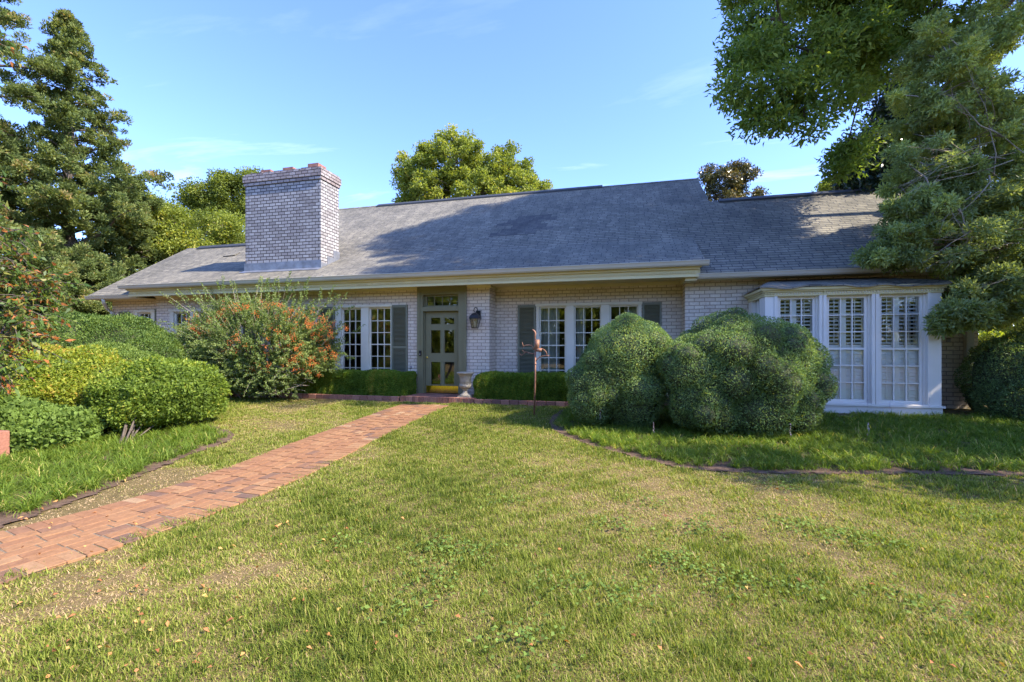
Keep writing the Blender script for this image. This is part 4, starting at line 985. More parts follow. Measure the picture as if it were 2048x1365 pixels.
# firethorn with berries
def firethorn():
    b = grd(520, 806); b = Vector((at(525, 780, 9.55).x, 9.45, .2)); e = empty('firethorn', b, 'sprawling firethorn covered in orange berries, reaching to the eaves', 'bush')
    ctr = at(507, 692, 9.35); rx = 2.3; rzz = 1.28
    P0 = []; D0 = []; LN = []; m = MB()
    for i in range(2100):
        d = rdir(1)[0]; d[2] = abs(d[2])*1.0-.42; d[1] = -abs(d[1])*.9+.25; d = d/np.linalg.norm(d)
        rr = rng.uniform(.45, .93); s_ = np.array([ctr.x+d[0]*rx*rr, ctr.y+d[1]*.95*rr, ctr.z-.12+d[2]*rzz*rr])
        if s_[2] < .28: continue
        dd = unit((d*np.array([1.1, .7, .9])+np.array([-.12+rng.normal()*.25, rng.normal()*.2, .42+rng.normal()*.3]))[None])[0]
        P0.append(s_); D0.append(dd); LN.append(rng.uniform(.22, .5)*(1.25 if rr > .85 and rng.random() < .3 else 1))
    for i in range(420):
        q = np.array([ctr.x+rng.uniform(-1.7, 1.6), ctr.y-rng.uniform(.0, .75), rng.uniform(.28, 1.0)]); P0.append(q); D0.append(unit(np.array([[rng.normal()*.7, -.5+rng.normal()*.4, .3+rng.normal()*.4]]))[0]); LN.append(rng.uniform(.2, .4))
    # a few long shoots seen against the wall and roof
    for u, v, du, dv, ln in ((340, 640, -1, -.35, .6), (380, 590, -.9, -.8, .55), (420, 570, -.5, -1, .6), (470, 560, -.1, -1, .4), (520, 560, .1, -1, .35), (560, 570, .3, -1, .4), (610, 590, .5, -1, .5), (650, 600, .4, -1, .62), (665, 640, .8, -.8, .45), (670, 700, 1, -.2, .3), (640, 610, .8, -.8, .5), (380, 700, -1, -.3, .4), (400, 640, -1, -.5, .7), (590, 575, .6, -1, .4)):
        for k in range(5):
            q = at(u+rng.normal()*14, v+25+rng.normal()*12, 9.3+rng.normal()*.25); P0.append(np.array(q)); D0.append(unit(np.array([[du+rng.normal()*.2, rng.normal()*.2, -dv+rng.normal()*.15]]))[0]); LN.append(ln*rng.uniform(.7, 1.1))
    P0 = np.array(P0); D0 = np.array(D0); LN = np.array(LN); k = 46
    t = (np.arange(k)+.5)/k
    base = np.repeat(P0, k, 0); D = np.repeat(D0, k, 0); ln = np.repeat(LN, k); tt = np.tile(t, len(P0))
    pos = base+D*(ln*tt)[:, None]+np.array([0, 0, -.10])*((tt**2)*ln)[:, None]+rng.normal(size=base.shape)*.012
    n = len(pos); dirs = D*.5+rdir(n)*.9
    tint = .42+.18*sn(pos, 2.5, 1)+rng.normal(size=n)*.14+.12*tt
    leaves('foliage', pos, dirs, .050*rng.uniform(.7, 1.25, n)*(1.1-.35*tt), .024, tint, L_pyr, e)
    for i in range(0, len(P0), 2):
        a = Vector(P0[i]); d = Vector(D0[i]); m.tube([a-d*.25, a+d*LN[i]*.5, a+d*LN[i]+Vector((0, 0, -.1*LN[i]))], [.006, .004, .0015], 3, caps=False)
    for i in range(26):
        d = Vector(D0[rng.integers(len(D0))]); q = Vector(P0[rng.integers(1000)]); s_ = b+Vector((rng.uniform(-.35, .35), rng.uniform(-.2, .25), -.1)); m.tube([s_, s_.lerp(q, .4)+Vector((0, 0, .15)), q], [.022, .014, .006], 6, caps=False)
    m.build('stem', M_palebark, e)
    # berries: small octahedra in clusters
    cl = []
    spots = [(440, 640, 45, 20), (470, 625, 50, 18), (540, 620, 40, 14), (600, 635, 45, 20), (625, 650, 30, 22), (400, 665, 25, 25), (655, 665, 25, 22), (580, 690, 30, 25), (645, 700, 25, 20), (520, 735, 60, 20), (570, 665, 40, 20), (390, 660, 15, 20), (485, 700, 30, 25), (590, 720, 60, 18), (350, 735, 14, 8), (620, 730, 20, 14)]
    for u, v, su, sv in spots:
        for i in range(13): 
            q = at(u+rng.normal()*su*.6, v+rng.normal()*sv*.6, 9.0)
            ex = (q.x-ctr.x)/rx; ez = (q.z-ctr.z+.12)/rzz; y = ctr.y-.95*math.sqrt(max(.05, 1-ex*ex-ez*ez))*rng.uniform(.72, .98); q2 = at(u+rng.normal()*su*.6, v+rng.normal()*sv*.6, y)
            cl.append(np.array(q2)[None]+rng.normal(size=(rng.integers(12, 30), 3))*.038)
    Bp = np.concatenate(cl); nb = len(Bp); o6 = np.array([(1, 0, 0), (-1, 0, 0), (0, 1, 0), (0, -1, 0), (0, 0, 1), (0, 0, -1)])*.0095
    v = (Bp[:, None]+o6[None]*rng.uniform(.8, 1.2, (nb, 1, 1))).reshape(-1, 3); f = np.array([(0, 2, 4), (2, 1, 4), (1, 3, 4), (3, 0, 4), (2, 0, 5), (1, 2, 5), (3, 1, 5), (0, 3, 5)])
    tr = (np.arange(nb)*6)[:, None, None]+f[None]; o = npmesh('berry', v, np.zeros((0, 4), int), np.repeat(rng.random(nb), 8), M_berry, e, tris=tr.reshape(-1, 3)); o['kind'] = 'stuff'
firethorn()

# ------------------------------------------------------------------ trees
def limb(m, a, b, r0, r1, sag=.12, seg=6, n=5):
    a = Vector(a); b = Vector(b); L = (b-a).length; off = Vector((random.gauss(0, 1), random.gauss(0, 1), random.gauss(.6, .6)))*sag*L
    pts = [a+(b-a)*t+off*(4*t*(1-t))*.5+Vector([random.gauss(0, .012*L) for _ in range(3)])*(0 < t < 1) for t in [i/(n-1) for i in range(n)]]
    m.tube(pts, [r0+(r1-r0)*i/(n-1) for i in range(n)], seg, caps=False); return pts
def tree(name, label, base, lobes, nclump, nleaf, L, Wd, mat, bark=None, trunk_r=.25, group=None, clump_r=.5, flat=.75, fork=None, tintf=None, shell=.55, twig=True, cat_='tree', droop=.15, lump=.18, lr=.5):
    e = empty(name, base, label, cat_, group); m = MB(); lb = np.array(lobes, float)
    base = Vector(base); cc = Vector(lb[:, :3].mean(0)); fk = Vector(fork) if fork else base.lerp(cc, .45)
    limb(m, base-Vector((0, 0, .2)), fk, trunk_r, trunk_r*.7, .03, 10)
    vol = lb[:, 3]*lb[:, 4]*lb[:, 5]; vol = vol**.8; per = np.maximum(3, (nclump*vol/vol.sum()).astype(int)); CL = []
    # branch structure: every lobe hangs on the nearest branch already grown
    order = np.argsort(np.linalg.norm(lb[:, :3]-np.array(fk), axis=1)); nodes = [(fk, trunk_r*max(lr, .3), 0)]; limbs = {}
    for j in order:
        c = Vector(lb[j, :3]); a, ra, dp = min(nodes, key=lambda q: (q[0]-c).length+.35*q[2]*min(1, (fk-c).length/4)); rb = max(ra*.5, .01)
        pts = limb(m, a, c, ra*.85, rb, .10, 7); limbs[j] = pts; nodes.append((c, rb, dp+1)); nodes.append((pts[2], (ra+rb)/2*.9, dp+1))
    for j, l in enumerate(lb):
        pts = limbs[j]
        d = rdir(per[j]); r = shell+(1-shell)*rng.random(per[j])**.6; P = l[:3]+d*l[3:6]*(r*(1+lump*sn(l[:3]+d*l[3:6], 2.2)))[:, None]; CL.append(P)
        if twig:
            for q in P[::2][:60]:
                s_ = pts[-1] if random.random() < .6 else pts[-2]; limb(m, s_, q, trunk_r*.09, .008, .12, 4, 4)
    CL = np.concatenate(CL); k = rng.choice(len(CL), nleaf); d = rdir(nleaf); sz = rng.uniform(.6, 1.3, len(CL))
    P = CL[k]+d*np.array([1, 1, flat])*(clump_r*sz[k]*rng.random(nleaf)**.5)[:, None]
    D = d*.5+rdir(nleaf)*.6+np.array([0, 0, .05]); ct = rng.normal(size=len(CL))*.13
    t = .45+ct[k]+rng.normal(size=nleaf)*.14
    if tintf is not None: t = t+tintf(P)
    leaves('crown', P, D, L*rng.uniform(.65, 1.3, nleaf), Wd, t, mat, e, droop=droop)
    m.build('trunk', bark or M_bark, e); return e
def lpx(u, v, ru, rv, d, ry=None):
    c = atd(u, v, d); return (c.x, c.y, c.z, ru/910*d, ry or (ru+rv)/2/910*d, rv/910*d)
def gb(u, d): c = atd(u, 700, d); return (c.x, c.y, float(gz(c.x, c.y)))

# background deciduous trees
tree('maple_tree', 'yellow-green leafy tree rising behind the middle of the main roof ridge', gb(950, 30),
     [lpx(905, 325, 75, 48, 30), lpx(850, 355, 55, 45, 30), lpx(985, 345, 60, 42, 30), lpx(1050, 380, 50, 30, 30), lpx(930, 400, 130, 50, 30), lpx(892, 283, 22, 14, 30), lpx(938, 288, 20, 14, 30), lpx(1010, 308, 28, 16, 30), lpx(812, 390, 26, 34, 30), lpx(1085, 372, 20, 18, 30), lpx(1040, 345, 26, 20, 30), lpx(812, 325, 18, 18, 30), lpx(860, 315, 26, 20, 30)],
     520, 80000, .15, .10, L_map, trunk_r=.3, clump_r=.42, lump=.16, tintf=lambda P: .06)
tree('maple_tree', 'dark green round-topped tree standing behind the chimney', gb(470, 32),
     [lpx(470, 400, 60, 45, 32), lpx(420, 395, 50, 35, 32), lpx(500, 375, 45, 32, 32), lpx(455, 370, 40, 25, 32), lpx(390, 430, 50, 40, 32), lpx(480, 450, 60, 50, 32)],
     240, 42000, .15, .09, L_map, trunk_r=.3, clump_r=.65, lump=.08, tintf=lambda P: -.18)
tree('maple_tree', 'pale olive airy tree behind the left wing roof, below the chimney tree', gb(380, 26),
     [lpx(400, 470, 55, 38, 26), lpx(340, 450, 50, 45, 26), lpx(450, 460, 48, 30, 26), lpx(310, 500, 60, 55, 26), lpx(380, 510, 90, 45, 26), lpx(300, 420, 30, 30, 26)],
     260, 46000, .13, .08, L_map, M_palebark, trunk_r=.22, clump_r=.55, tintf=lambda P: .08)
tree('magnolia_tree', 'small bronze-leaved magnolia showing above the step in the roof ridge', gb(1460, 22),
     [lpx(1460, 365, 38, 34, 22), lpx(1425, 350, 22, 18, 22), lpx(1490, 350, 24, 18, 22), lpx(1470, 340, 22, 14, 22), lpx(1500, 385, 30, 16, 22), lpx(1440, 400, 50, 35, 22)],
     130, 14000, .13, .055, L_mag, trunk_r=.15, clump_r=.32, lump=.25)
tree('maple_tree', 'light green tree top just above the right wing ridge', gb(1700, 24),
     [lpx(1690, 375, 45, 28, 24), lpx(1650, 385, 30, 16, 24), lpx(1740, 370, 45, 34, 24), lpx(1700, 420, 70, 40, 24)],
     130, 20000, .12, .075, L_map, trunk_r=.2, clump_r=.45, lump=.2)
# cedars
def cedar(label, base, top_z, prof, n, seed, r0, nleaf, trunk_r=.3, lo=2.0, back=.0):
    rs = np.random.default_rng(seed); e = empty('cedar_tree', base, label, 'tree', None); m = MB(); base = Vector(base); H = top_z-base.z
    tp = [base+Vector((rs.normal()*.1, rs.normal()*.1, H*t)) for t in np.linspace(0, 1, 9)]; m.tube(tp, [trunk_r*(1-t)**.8+.02 for t in np.linspace(0, 1, 9)], 9, caps=False)
    CL = []; SZ = []; az = 0
    for i in range(n):
        t = (i+.5)/n; z = lo+(H-lo)*(t**.92); az += 2.4+rs.normal()*.4
        w = np.interp(z/H, [p[0] for p in prof], [p[1] for p in prof])*rs.uniform(.55, 1.12)
        d = Vector((math.cos(az), math.sin(az), 0)); a = base+Vector((0, 0, z)); b = a+d*w+Vector((0, 0, w*rs.uniform(.05, .5)))
        pts = limb(m, a, b, .03+.02*w, .012, .05, 5, 5)
        k = max(3, int(w*3.2))
        for j in range(k):
            f = (.35+.65*(j+rs.random())/k); q = Vector(a).lerp(b, min(1, f)); sp = .20*w*(1.15-f)+.12
            for _ in range(3): CL.append(np.array(q)+rs.normal(size=3)*np.array([sp, sp, sp*.6])+np.array([0, 0, .1])); SZ.append(rs.uniform(.12, .30)*(.75+.15*w/2))
    for z in np.linspace(H*.90, H, 10): CL.append(np.array(base)+np.array([rs.normal()*.15*(H-z+.3), rs.normal()*.15*(H-z+.3), z])); SZ.append(.3)
    CL = np.array(CL); SZ = np.array(SZ); k = rng.choice(len(CL), nleaf, p=SZ**2/np.sum(SZ**2)); d = rdir(nleaf); d[:, 2] = d[:, 2]*.8
    P = CL[k]+d*(SZ[k]*rng.random(nleaf)**.45)[:, None]; D = d*.7+rdir(nleaf)*.45+np.array([0, 0, .5])
    ct = rng.normal(size=len(CL))*.22; tt = .42+ct[k]+rng.normal(size=nleaf)*.12+.25*(rng.random(nleaf) < .04)
    leaves('crown', P, D, r0*rng.uniform(.6, 1.3, nleaf), r0*.42, tt, L_ced, e); m.build('trunk', M_bark, e)
c = gb(138, 22); cedar('tall ragged cedar with a pointed top, left of the chimney', c, atd(150, 42, 22).z, [(0, 3.4), (.25, 4.2), (.42, 4.2), (.50, 3.6), (.56, 2.6), (.7, 2.2), (.84, 1.4), (.94, .8), (1, .2)], 92, 11, .14, 190000)
c = gb(-70, 19); cedar('nearer tall cedar cut by the left edge of the picture', c, 20.5, [(0, 2.8), (.4, 2.8), (.7, 2.4), (.9, 2.0), (1, .3)], 66, 5, .11, 130000)
c = gb(175, 17); cedar('short bushy young cedar between the tall cedar and the left end of the house', c, atd(175, 520, 17).z, [(0, 1.9), (.5, 1.7), (.85, 1.0), (1, .3)], 60, 8, .09, 100000, .14, .5)
c = gb(60, 15); cedar('bushy young cedar behind the red-leaved tree at the left', c, atd(60, 480, 15).z, [(0, 2.0), (.5, 1.8), (.85, 1.1), (1, .3)], 60, 9, .085, 100000, .14, .5)
c = gb(262, 24); cedar('slender cedar leaning toward the chimney from behind the left wing', c, atd(262, 370, 24).z, [(0, 1.8), (.5, 1.8), (.75, 1.4), (.9, .9), (1, .3)], 60, 12, .12, 100000, .2, 2)

# right-hand trees
def q3(u, v, d): return tuple(atd(u, v, d))
tree('hickory_tree', 'huge broad-leaved tree spreading its branches over the right side of the roof', (9.0, 12.5, .25),
     [lpx(1560, 40, 100, 70, 9.6, 1.1), lpx(1640, 110, 110, 70, 9.8, 1.1), lpx(1500, 90, 50, 45, 9.4, .6), lpx(1560, 200, 70, 50, 9.4, .6), lpx(1600, 170, 70, 55, 9.6, .7), lpx(1700, 40, 120, 80, 10.2, 1.2), lpx(1820, 60, 130, 90, 10.6, 1.4), lpx(1600, -60, 150, 60, 10, 1.4), lpx(1520, 170, 50, 50, 9.4, .6), lpx(1610, 235, 50, 42, 9.4, .5), lpx(1550, 245, 45, 30, 9.3, .4), lpx(1465, 150, 28, 36, 9.3, .4), lpx(1680, 190, 50, 45, 9.8, .6), lpx(1720, 100, 80, 60, 9.8, .8),
      lpx(1740, 140, 60, 60, 10.4, .9), lpx(1700, 270, 50, 55, 10.8, .6), lpx(1680, 320, 36, 40, 10.8, .5),
      (4.6, 11.0, 10.6, 2.8, 2.2, 1.5), (8.0, 11.5, 11.5, 3.2, 3.0, 2.0), (6.5, 9.5, 12.6, 3.0, 2.6, 1.6), (9.5, 9.0, 9.5, 2.4, 2.6, 2.0), (5.5, 13.0, 13.6, 3.0, 2.5, 1.6), (9.5, 13.5, 14.5, 3.2, 3.0, 2.0), (9.5, 12.0, 17.5, 3.2, 2.6, 1.8), (12.0, 13.5, 18.5, 3.0, 2.6, 1.8)],
     1150, 330000, .13, .050, L_oak, trunk_r=.42, clump_r=.42, fork=(8.0, 12.3, 6.6), shell=.35, droop=.3, lump=.16, lr=.13)
tree('dark_magnolia', 'very dark glossy magnolia between the roof end and the grey-green tree', (6.9, 13.6, .2),
     [lpx(1760, 330, 55, 90, 13.0, 1.2), lpx(1790, 240, 45, 90, 13.2, 1.0), lpx(1740, 390, 40, 30, 12.6, .7), lpx(1830, 330, 70, 120, 13.4, 1.2)],
     200, 34000, .16, .062, L_dkmag, trunk_r=.2, clump_r=.42, lump=.2)
def greytree():
    lobes = [lpx(1900, 110, 90, 60, 8.4, .9), lpx(1980, 60, 90, 60, 8.6, 1.0), lpx(1870, 200, 80, 70, 8.4, .9), lpx(1960, 260, 110, 90, 8.6, 1.0), lpx(1850, 330, 75, 60, 8.3, .8), lpx(1930, 400, 100, 70, 8.2, .9),
             lpx(1840, 430, 80, 50, 8.0, .7), lpx(1800, 470, 60, 36, 8.0, .6), lpx(1890, 490, 110, 45, 7.9, .8), lpx(1780, 515, 40, 22, 7.9, .4), lpx(1990, 500, 90, 80, 8.0, .9), lpx(1955, 580, 50, 50, 7.6, .6), lpx(2000, 600, 60, 70, 7.7, .7), lpx(1918, 640, 32, 26, 7.3, .35), lpx(1950, 605, 40, 40, 7.4, .4), lpx(2080, 400, 90, 200, 8.4, 1.3), lpx(2100, 620, 90, 90, 7.8, 1.0)]
    rs = np.random.default_rng(21)
    sub_ = []
    for l in lobes:
        for i in range(7):
            d = unit(rs.normal(size=(1, 3)))[0]; r = l[3]*rs.uniform(.28, .5); sub_.append((l[0]+d[0]*l[3]*.85, l[1]+d[1]*l[4]*.85, l[2]+d[2]*l[5]*.85, r, r, r*.7))
    lobes = [tuple(l[:3])+tuple(q*.8 for q in l[3:]) for l in lobes]+sub_
    e = tree('grey_green_tree', 'grey-green evergreen with pale bare twigs covering the right corner of the house', (8.1, 9.6, .28), lobes, 820, 200000, .082, .028, L_sil, M_palebark, trunk_r=.15, clump_r=.17, lr=.12, fork=(7.3, 9.5, 3.2), shell=.5, droop=.1, lump=.12,
         tintf=lambda P: .18*ss(3.5, 6.5, P[:, 2])+.10*sn(P, 2.4, 5))
    m = MB()     # bare pale twigs sweeping out of the crown
    for (u0, v0, u1, v1, d0, d1, k) in ((1985, 330, 1790, 395, 7.9, 7.3, 10), (1960, 250, 1880, 160, 7.9, 7.5, 7), (2010, 455, 1860, 520, 7.6, 7.1, 9), (1950, 390, 1900, 470, 7.5, 7.2, 6), (1990, 300, 1840, 300, 7.9, 7.4, 8), (1965, 330, 1935, 90, 8.0, 7.7, 3), (2030, 560, 1960, 600, 7.4, 7.0, 5), (1900, 430, 1925, 505, 7.3, 7.1, 6)):
        a = atd(u0, v0, d0)
        for i in range(max(2, k//2)):
            a = atd(u0, v0, d0)+Vector(rs.normal(size=3))*.22; b = atd(u1+rs.normal()*26, v1+rs.normal()*18, d1); q = limb(m, a, b, .007 if i else .012, .0015, .16, 4, 6)
            for j in (2, 3, 4):
                for _ in range(2): limb(m, q[j], q[j]+(b-a).normalized()*rs.uniform(.1, .28)+Vector(rs.normal(size=3))*.08, .0028, .0008, .2, 3, 3)
    m.build('bare_twigs', M_palebark, e)
greytree()
tree('shade_tree', 'leafy tree standing just outside the right edge, shading the ground cover', (9.2, 7.6, .25),
     [(8.6, 7.2, 4.2, 1.9, 1.5, 1.6), (7.9, 7.4, 6.4, 1.6, 1.4, 1.2), (10.2, 7.0, 5.5, 1.8, 1.4, 1.8), (7.6, 6.6, 2.6, .9, .8, .8), (9.3, 6.6, 2.8, 1.3, 1.0, 1.2), (7.6, 5.1, 3.6, 1.4, .7, .9), (9.2, 5.0, 6.6, 1.5, .7, .8)], 200, 30000, .12, .05, L_oak, trunk_r=.25, clump_r=.42, shell=.3)
shrub('sunlit_shrub', 'small sunlit yellow-green shrub glimpsed past the right-hand house corner', 'bush', [lpx(1985, 700, 26, 34, 13, .6), lpx(1975, 740, 30, 30, 13, .6), lpx(2010, 720, 40, 50, 13.5, .6)], 14000, .07, .04, L_yel, lump=.1)
tree('understorey_tree', 'dark leafy tree filling the gap behind the right-hand house corner', gb(2010, 17),
     [lpx(2010, 560, 70, 110, 17), lpx(2060, 640, 60, 90, 17), lpx(1990, 640, 36, 40, 17), lpx(2090, 480, 80, 90, 17)], 120, 22000, .13, .06, L_oak, trunk_r=.2, clump_r=.5)

# red-leaved small tree at left, close to the camera
def redtree():
    b = Vector((-7.5, 3.4, .0)); e = empty('dogwood_tree', b, 'small tree with rust and green autumn leaves leaning in at the left edge', 'tree'); m = MB()
    twigs = []
    fk = Vector((-7.0, 3.1, 1.2)); limb(m, b, fk, .06, .045, .03, 8); nodes = [(fk, .04)]
    spots = [(-40, 480, 60, 4.6), (10, 530, 60, 4.4), (-30, 600, 80, 4.2), (30, 620, 50, 4.4), (0, 680, 60, 4.2), (-60, 700, 70, 4.0), (60, 560, 35, 4.6), (40, 660, 30, 4.3), (-60, 420, 50, 4.6), (5, 470, 30, 4.5), (75, 590, 18, 4.6), (-80, 540, 60, 4.2), (-20, 740, 40, 4.2), (-130, 200, 70, 4.5), (-60, 60, 36, 4.6), (-110, 330, 70, 4.5)]
    P = []; D = []
    for u, v, s_, d in spots:
        c0 = atd(u, v, d); a_, ra = min(nodes, key=lambda q: (q[0]-c0).length); pts = limb(m, a_, c0, ra*.85, max(.006, ra*.55), .10, 6); nodes.append((c0, max(.008, ra*.6)))
        for i in range(15):
            a = c0+Vector(rng.normal(size=3))*s_/910*d*.35; dr = Vector((rng.normal()*.5+.9, rng.normal()*.5+.1, rng.normal()*.35-.18)).normalized(); ln = rng.uniform(.2, .42)
            m.tube([a, a+dr*ln*.5+Vector((0, 0, .02)), a+dr*ln+Vector((0, 0, -.02))], [.005, .004, .002], 4, caps=False)
            for j in range(12):
                f = (j+.5)/12; q = a+dr*ln*f; dd = dr*.5+Vector(rng.normal(size=3))*.6+Vector((0, 0, -.35)); P.append(q); D.append(dd)
            
    P = np.array(P); D = np.array(D); n = len(P); t = np.where(rng.random(n) < .20, rng.uniform(.62, 1, n), rng.uniform(0, .62, n))
    leaves('crown', P, D, .066*rng.uniform(.5, 1.25, n), .028, t, L_rust, e, droop=.5); m.build('trunk', M_bark, e)
redtree()

# ------------------------------------------------------------------ beds, lawn
LB = [grd(*p) for p in ((440, 858), (462, 864), (470, 872), (462, 882), (425, 896), (382, 911), (345, 927), (307, 942), (250, 966), (211, 982), (150, 1005), (88, 1026), (40, 1045), (0, 1060))]
LBp = [(p.x, p.y) for p in LB]; LBp += [(LBp[-1][0]-1.6, LBp[-1][1]-.75), (-9, 1.5), (-16, 3), (-16, 9.3), (-10, 9.2), (LBp[0][0]-.6, LBp[0][1]+.25)]
RB = [grd(*p) for p in ((1122, 822), (1104, 834), (1098, 848), (1106, 862), (1130, 874), (1170, 889), (1220, 903), (1290, 922), (1350, 935), (1420, 943), (1520, 948), (1640, 950), (1780, 950), (1920, 952), (2048, 954))]
RBp = [(p.x, p.y) for p in RB]; RBp += [(RBp[-1][0]+3, RBp[-1][1]+.3), (13, 6.5), (13, 10.4), (6.4, 10.4), (5.3, 9.25), (2.4, 9.25), (2.3, 9.6), (RBp[0][0]+.2, 9.6)]
def off_in(poly, pts, d):     # points kept at least d inside the polygon edge
    x, y = pts; k = inpoly(x, y, poly)
    for a in np.linspace(0, 2*math.pi, 8, endpoint=False): k &= inpoly(x+d*math.cos(a), y+d*math.sin(a), poly)
    return k
def bedsheet(poly, name):
    xs = [p[0] for p in poly]; ys = [p[1] for p in poly]; st = .05
    X, Y = np.meshgrid(np.arange(min(xs), max(xs), st), np.arange(min(ys), max(ys), st), indexing='ij'); ok = inpoly(X.ravel()+st/2+.02*np.sin(Y.ravel()*23), Y.ravel()+st/2+.02*np.sin(X.ravel()*19), poly).reshape(X.shape)
    Z = gz(X, Y)+.010+.008*sn(np.stack([X.ravel(), Y.ravel(), 0*X.ravel()], 1), 14).reshape(X.shape).clip(-.4, 1)
    idx = np.arange(X.size).reshape(X.shape); o = ok[:-1, :-1]; q = np.stack([idx[:-1, :-1], idx[1:, :-1], idx[1:, 1:], idx[:-1, 1:]], -1)[o]
    V = np.stack([X, Y, Z], -1).reshape(-1, 3); us = np.unique(q); rm = np.zeros(len(V), int); rm[us] = np.arange(len(us))
    tag(npmesh(name, V[us], rm[q], np.zeros(len(q)), M_soil, smooth=True), kind='structure')
bedsheet(LBp, 'bed_soil'); bedsheet(RBp, 'bed_soil')
def liriope(name, label, poly, nc, box, dens=30, H=.30, edge=.13, tf=None):
    x = rng.uniform(box[0], box[1], nc); y = rng.uniform(box[2], box[3], nc); k = off_in(poly, (x, y), edge); x, y = x[k], y[k]
    n = len(x); cx = np.repeat(x, dens); cy = np.repeat(y, dens); a = rng.uniform(0, 6.283, n*dens); r = rng.random(n*dens)*.045
    px, py = cx+np.cos(a)*r, cy+np.sin(a)*r; P = np.stack([px, py, gz(px, py)+.005], 1); N_ = n*dens
    h = H*rng.uniform(.55, 1.15, N_)*np.repeat(rng.uniform(.75, 1.15, n), dens)
    t = .42+np.repeat(rng.normal(size=n)*.12, dens)+rng.normal(size=N_)*.13+.4*(rng.random(N_) < .09)
    if tf is not None: t = t+tf(P)
    o = blades(name, P, a+rng.normal(size=N_)*.5, h, np.full(N_, .009), rng.uniform(.2, .85, N_), t, L_lir, segs=4, curl=1.5); tag(o, label, 'ground cover', None, 'stuff')
    return x, y
xa, ya = liriope('liriope', 'arching green lilyturf filling the left bed along the brick path', LBp, 7500, (-10, -2.2, 1.2, 9), 26, .21)
xb, yb = liriope('liriope', 'dark green lilyturf ground cover in front of the bay window and boxwoods', RBp, 6500, (-1.2, 10, 5.0, 9.7), 26, .175)
def flowers(x, y, n, label):
    i = rng.choice(len(x), n); V = []
    X, Y = x[i]+rng.normal(size=n)*.05, y[i]+rng.normal(size=n)*.05; k = 26
    h = np.tile(np.linspace(.18, .33, k), n)*np.repeat(rng.uniform(.85, 1.15, n), k); P = np.stack([np.repeat(X, k), np.repeat(Y, k), gz(np.repeat(X, k), np.repeat(Y, k))+h], 1)+rng.normal(size=(n*k, 3))*.003
    o = leaves('flower_spikes', P, rdir(n*k)+np.array([0, 0, .4]), .014, .009, rng.random(n*k), L_flower); tag(o, label, 'flowers', None, 'stuff')
flowers(xb, yb, 16, 'small mauve flower spikes standing up out of the right-hand ground cover')


def lawn():
    n = 1350000
    # radial falloff of density with distance: nearer ground carries more blades
    n2 = 330000; r = np.concatenate([1.3+13.0*rng.random(n)**.98, 1.3+13.0*rng.random(n2)**.7]); a = np.concatenate([rng.uniform(R(-56), R(56), n), rng.uniform(R(56), R(95), n2)*rng.choice([-1, 1], n2)]); n += n2; x = -r*np.sin(a+TH); y = r*np.cos(a+TH)
    k = ~inpoly(x, y, PATHPOLY) & ~inpoly(x, y, LBp) & ~inpoly(x, y, RBp) & (y < 9.56-.22*(x < -5.0)-.05*np.sin(x*9))
    x, y, r = x[k], y[k], r[k]
    p3 = np.stack([x, y, 0*x], 1)
    dry = sn(p3, .9, 2)*.5+sn(p3, 2.6, 5)*.45+.3*sn(p3, 7, 9)
    # bare straw patches: beside the path's left edge and in the near left lawn
    def blob(u, v, sx, sy=None, g=None):
        c = grd(u, v); return np.exp(-((x-c.x)/sx)**2-((y-c.y)/(sy or sx))**2)
    dry = dry+2.6*blob(215, 1010, .7, .4)+2.3*blob(330, 955, .8, .35)+2.2*blob(90, 1055, .6)+1.0*blob(660, 1160, .35, .22)+.8*blob(60, 1230, .5)+.8*blob(250, 1190, .35)+.9*blob(480, 1150, .3)+.25*blob(1500, 1000, 1.6, .5)+.3*blob(1150, 930, .8, .4)+.4*blob(1900, 1030, .9)-.5*blob(1700, 1250, 1.2)-.5*blob(900, 850, 1.2)-.5*blob(800, 1000, .8)+.25*blob(450, 850, 1.5)
    bare = np.clip(dry-.75, 0, 1)
    k = rng.random(len(x)) > bare*.55; x, y, r, dry, p3 = x[k], y[k], r[k], dry[k], p3[k]; n = len(x)
    tuft = np.clip(sn(p3, 11, 4)+.4*sn(p3, 23, 6), -1, 1.6)
    h = (.038+.018*tuft)*rng.uniform(.6, 1.3, n)*(1-.35*np.clip(dry, 0, 1)); h = np.maximum(h, .012)*(1+.0*r)
    tall = rng.random(n) < .012*(1+tuft); h = h*np.where(tall, 1.9, 1)
    w = (.0026+.0008*r)*rng.uniform(.7, 1.3, n); w = np.minimum(w, .013)
    t = .36+.18*dry+.19*rng.normal(size=n)-.09*tuft; t = np.where(rng.random(n) < .12+.55*np.clip(dry-.2, 0, 1), t+.35, t)
    P = np.stack([x, y, gz(x, y)-.003], 1)
    # keep blades clear of the brick surface
    lean = np.abs(rng.normal(size=n))*.65+.2+.5*np.clip(dry, 0, 1)
    o = blades('lawn_grass', P, rng.uniform(0, 6.283, n), h, w, np.minimum(lean, 1.35), t, L_grass, segs=2, curl=1.35)
    tag(o, 'mown green lawn with straw coloured patches in front of the house', 'grass', None, 'stuff')
lawn()
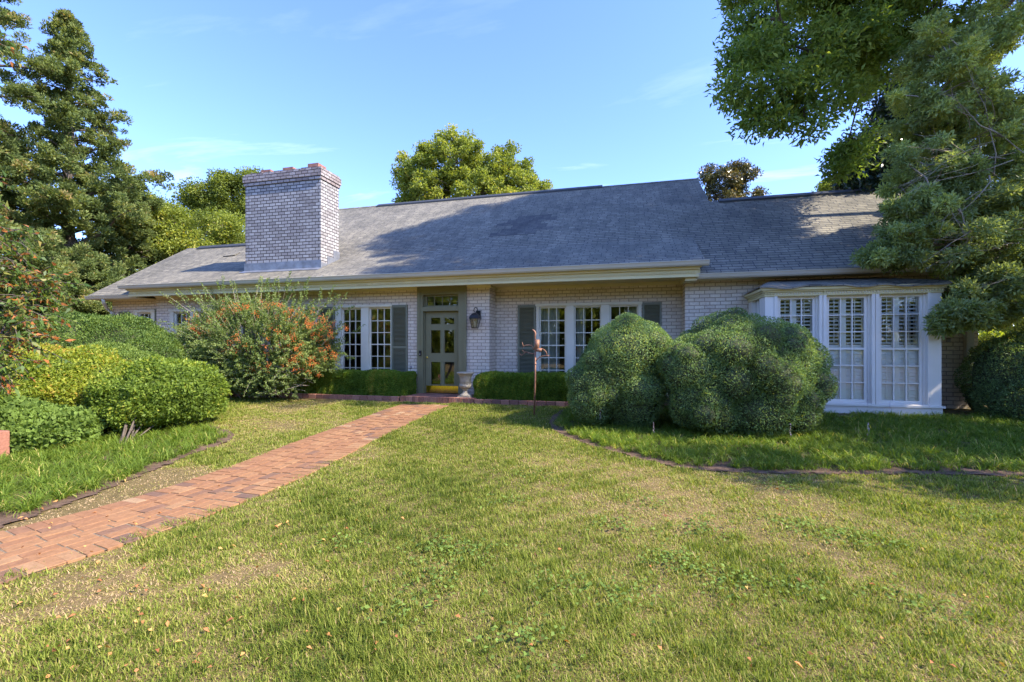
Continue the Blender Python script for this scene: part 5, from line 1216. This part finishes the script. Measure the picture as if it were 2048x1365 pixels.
def clover():
    P = []; 
    for u, v, m_ in ((880, 1100, 26), (940, 1110, 18), (1010, 1010, 14), (880, 1165, 22), (1240, 1060, 20), (1350, 1130, 30), (1400, 1060, 22), (1050, 1300, 18), (1140, 1180, 16), (1600, 1060, 22), (1680, 1080, 18), (1560, 975, 14), (1760, 1090, 14), (1950, 1035, 12), (700, 1090, 12), (1300, 1010, 14), (1460, 1170, 22), (1250, 1200, 18), (820, 1220, 12), (1580, 1180, 14), (1060, 955, 10), (1840, 1220, 14)):
        c = grd(u, v)
        for i in range(m_*5): P.append((c.x+rng.normal()*.13, c.y+rng.normal()*.10))
    P = np.array(P); n = len(P); Pp = np.stack([P[:, 0], P[:, 1], gz(P[:, 0], P[:, 1])+rng.uniform(.025, .06, n)], 1); a = rng.uniform(0, 6.28, n)
    D = np.stack([np.cos(a), np.sin(a), rng.normal(size=n)*.25], 1); o = leaves('broadleaf_weeds', Pp, D, .026*rng.uniform(.6, 1.4, n), .021, .5+rng.normal(size=n)*.25, L_ivy, Nn=np.array([0, 0, 1.])+rng.normal(size=(n, 3))*.3)
    tag(o, 'scattered broad-leaved weeds growing in the mown lawn', 'weeds', None, 'stuff')
clover()
def fallen():
    n = 220; u = np.concatenate([rng.uniform(0, 700, n//2), rng.uniform(0, 2048, n-n//2)]); v = np.concatenate([rng.uniform(960, 1365, n//2), 840+525*rng.random(n-n//2)])
    P = np.array([grd(a, b) for a, b in zip(u, v)]); P[:, 2] += .018+rng.random(n)*.02; a = rng.uniform(0, 6.28, n); D = np.stack([np.cos(a), np.sin(a), rng.normal(size=n)*.3], 1)
    o = leaves('fallen_leaves', P, D, .030*rng.uniform(.5, 1.4, n), .017, rng.random(n)**1.4, L_dead, Nn=np.array([0, 0, 1.])+rng.normal(size=(n, 3))*.5, droop=.3); tag(o, 'dry orange-brown leaves fallen on the lawn and path', 'leaves', None, 'stuff')
fallen()
# woods all round: seen reflected in the window panes and beyond the garden
def woods():
    CLs = []
    for ang in np.linspace(0, 2*math.pi, 110, endpoint=False):
        ux, uy = math.sin(ang), math.cos(ang); cosb = math.cos(ang+TH)
        if cosb > .35: rad = rng.uniform(48, 62); top = 5.0
        else: rad = rng.uniform(20, 30); top = rng.uniform(6, 9)
        if ux > .55 and cosb < .35: rad += 16; top = 6
        c = np.array([ux*rad, uy*rad, 0]); k = 60
        q = rdir(k)*np.array([4.5, 4.5, top*.48]); q[:, 2] += top*.52; CLs.append(c+q)
    CL = np.concatenate(CLs); n = 130000; k = rng.choice(len(CL), n); d = rdir(n); P = CL[k]+d*rng.random(n)[:, None]**.5*1.2; ct = rng.normal(size=len(CL))*.18; P[:, 2] = np.maximum(P[:, 2], .1)
    o = leaves('distant_woods', P, rdir(n), .55*rng.uniform(.6, 1.3, n), .38, .45+ct[k]+rng.normal(size=n)*.1, L_map); tag(o, 'band of distant trees surrounding the garden', 'woods', None, 'stuff')
woods()
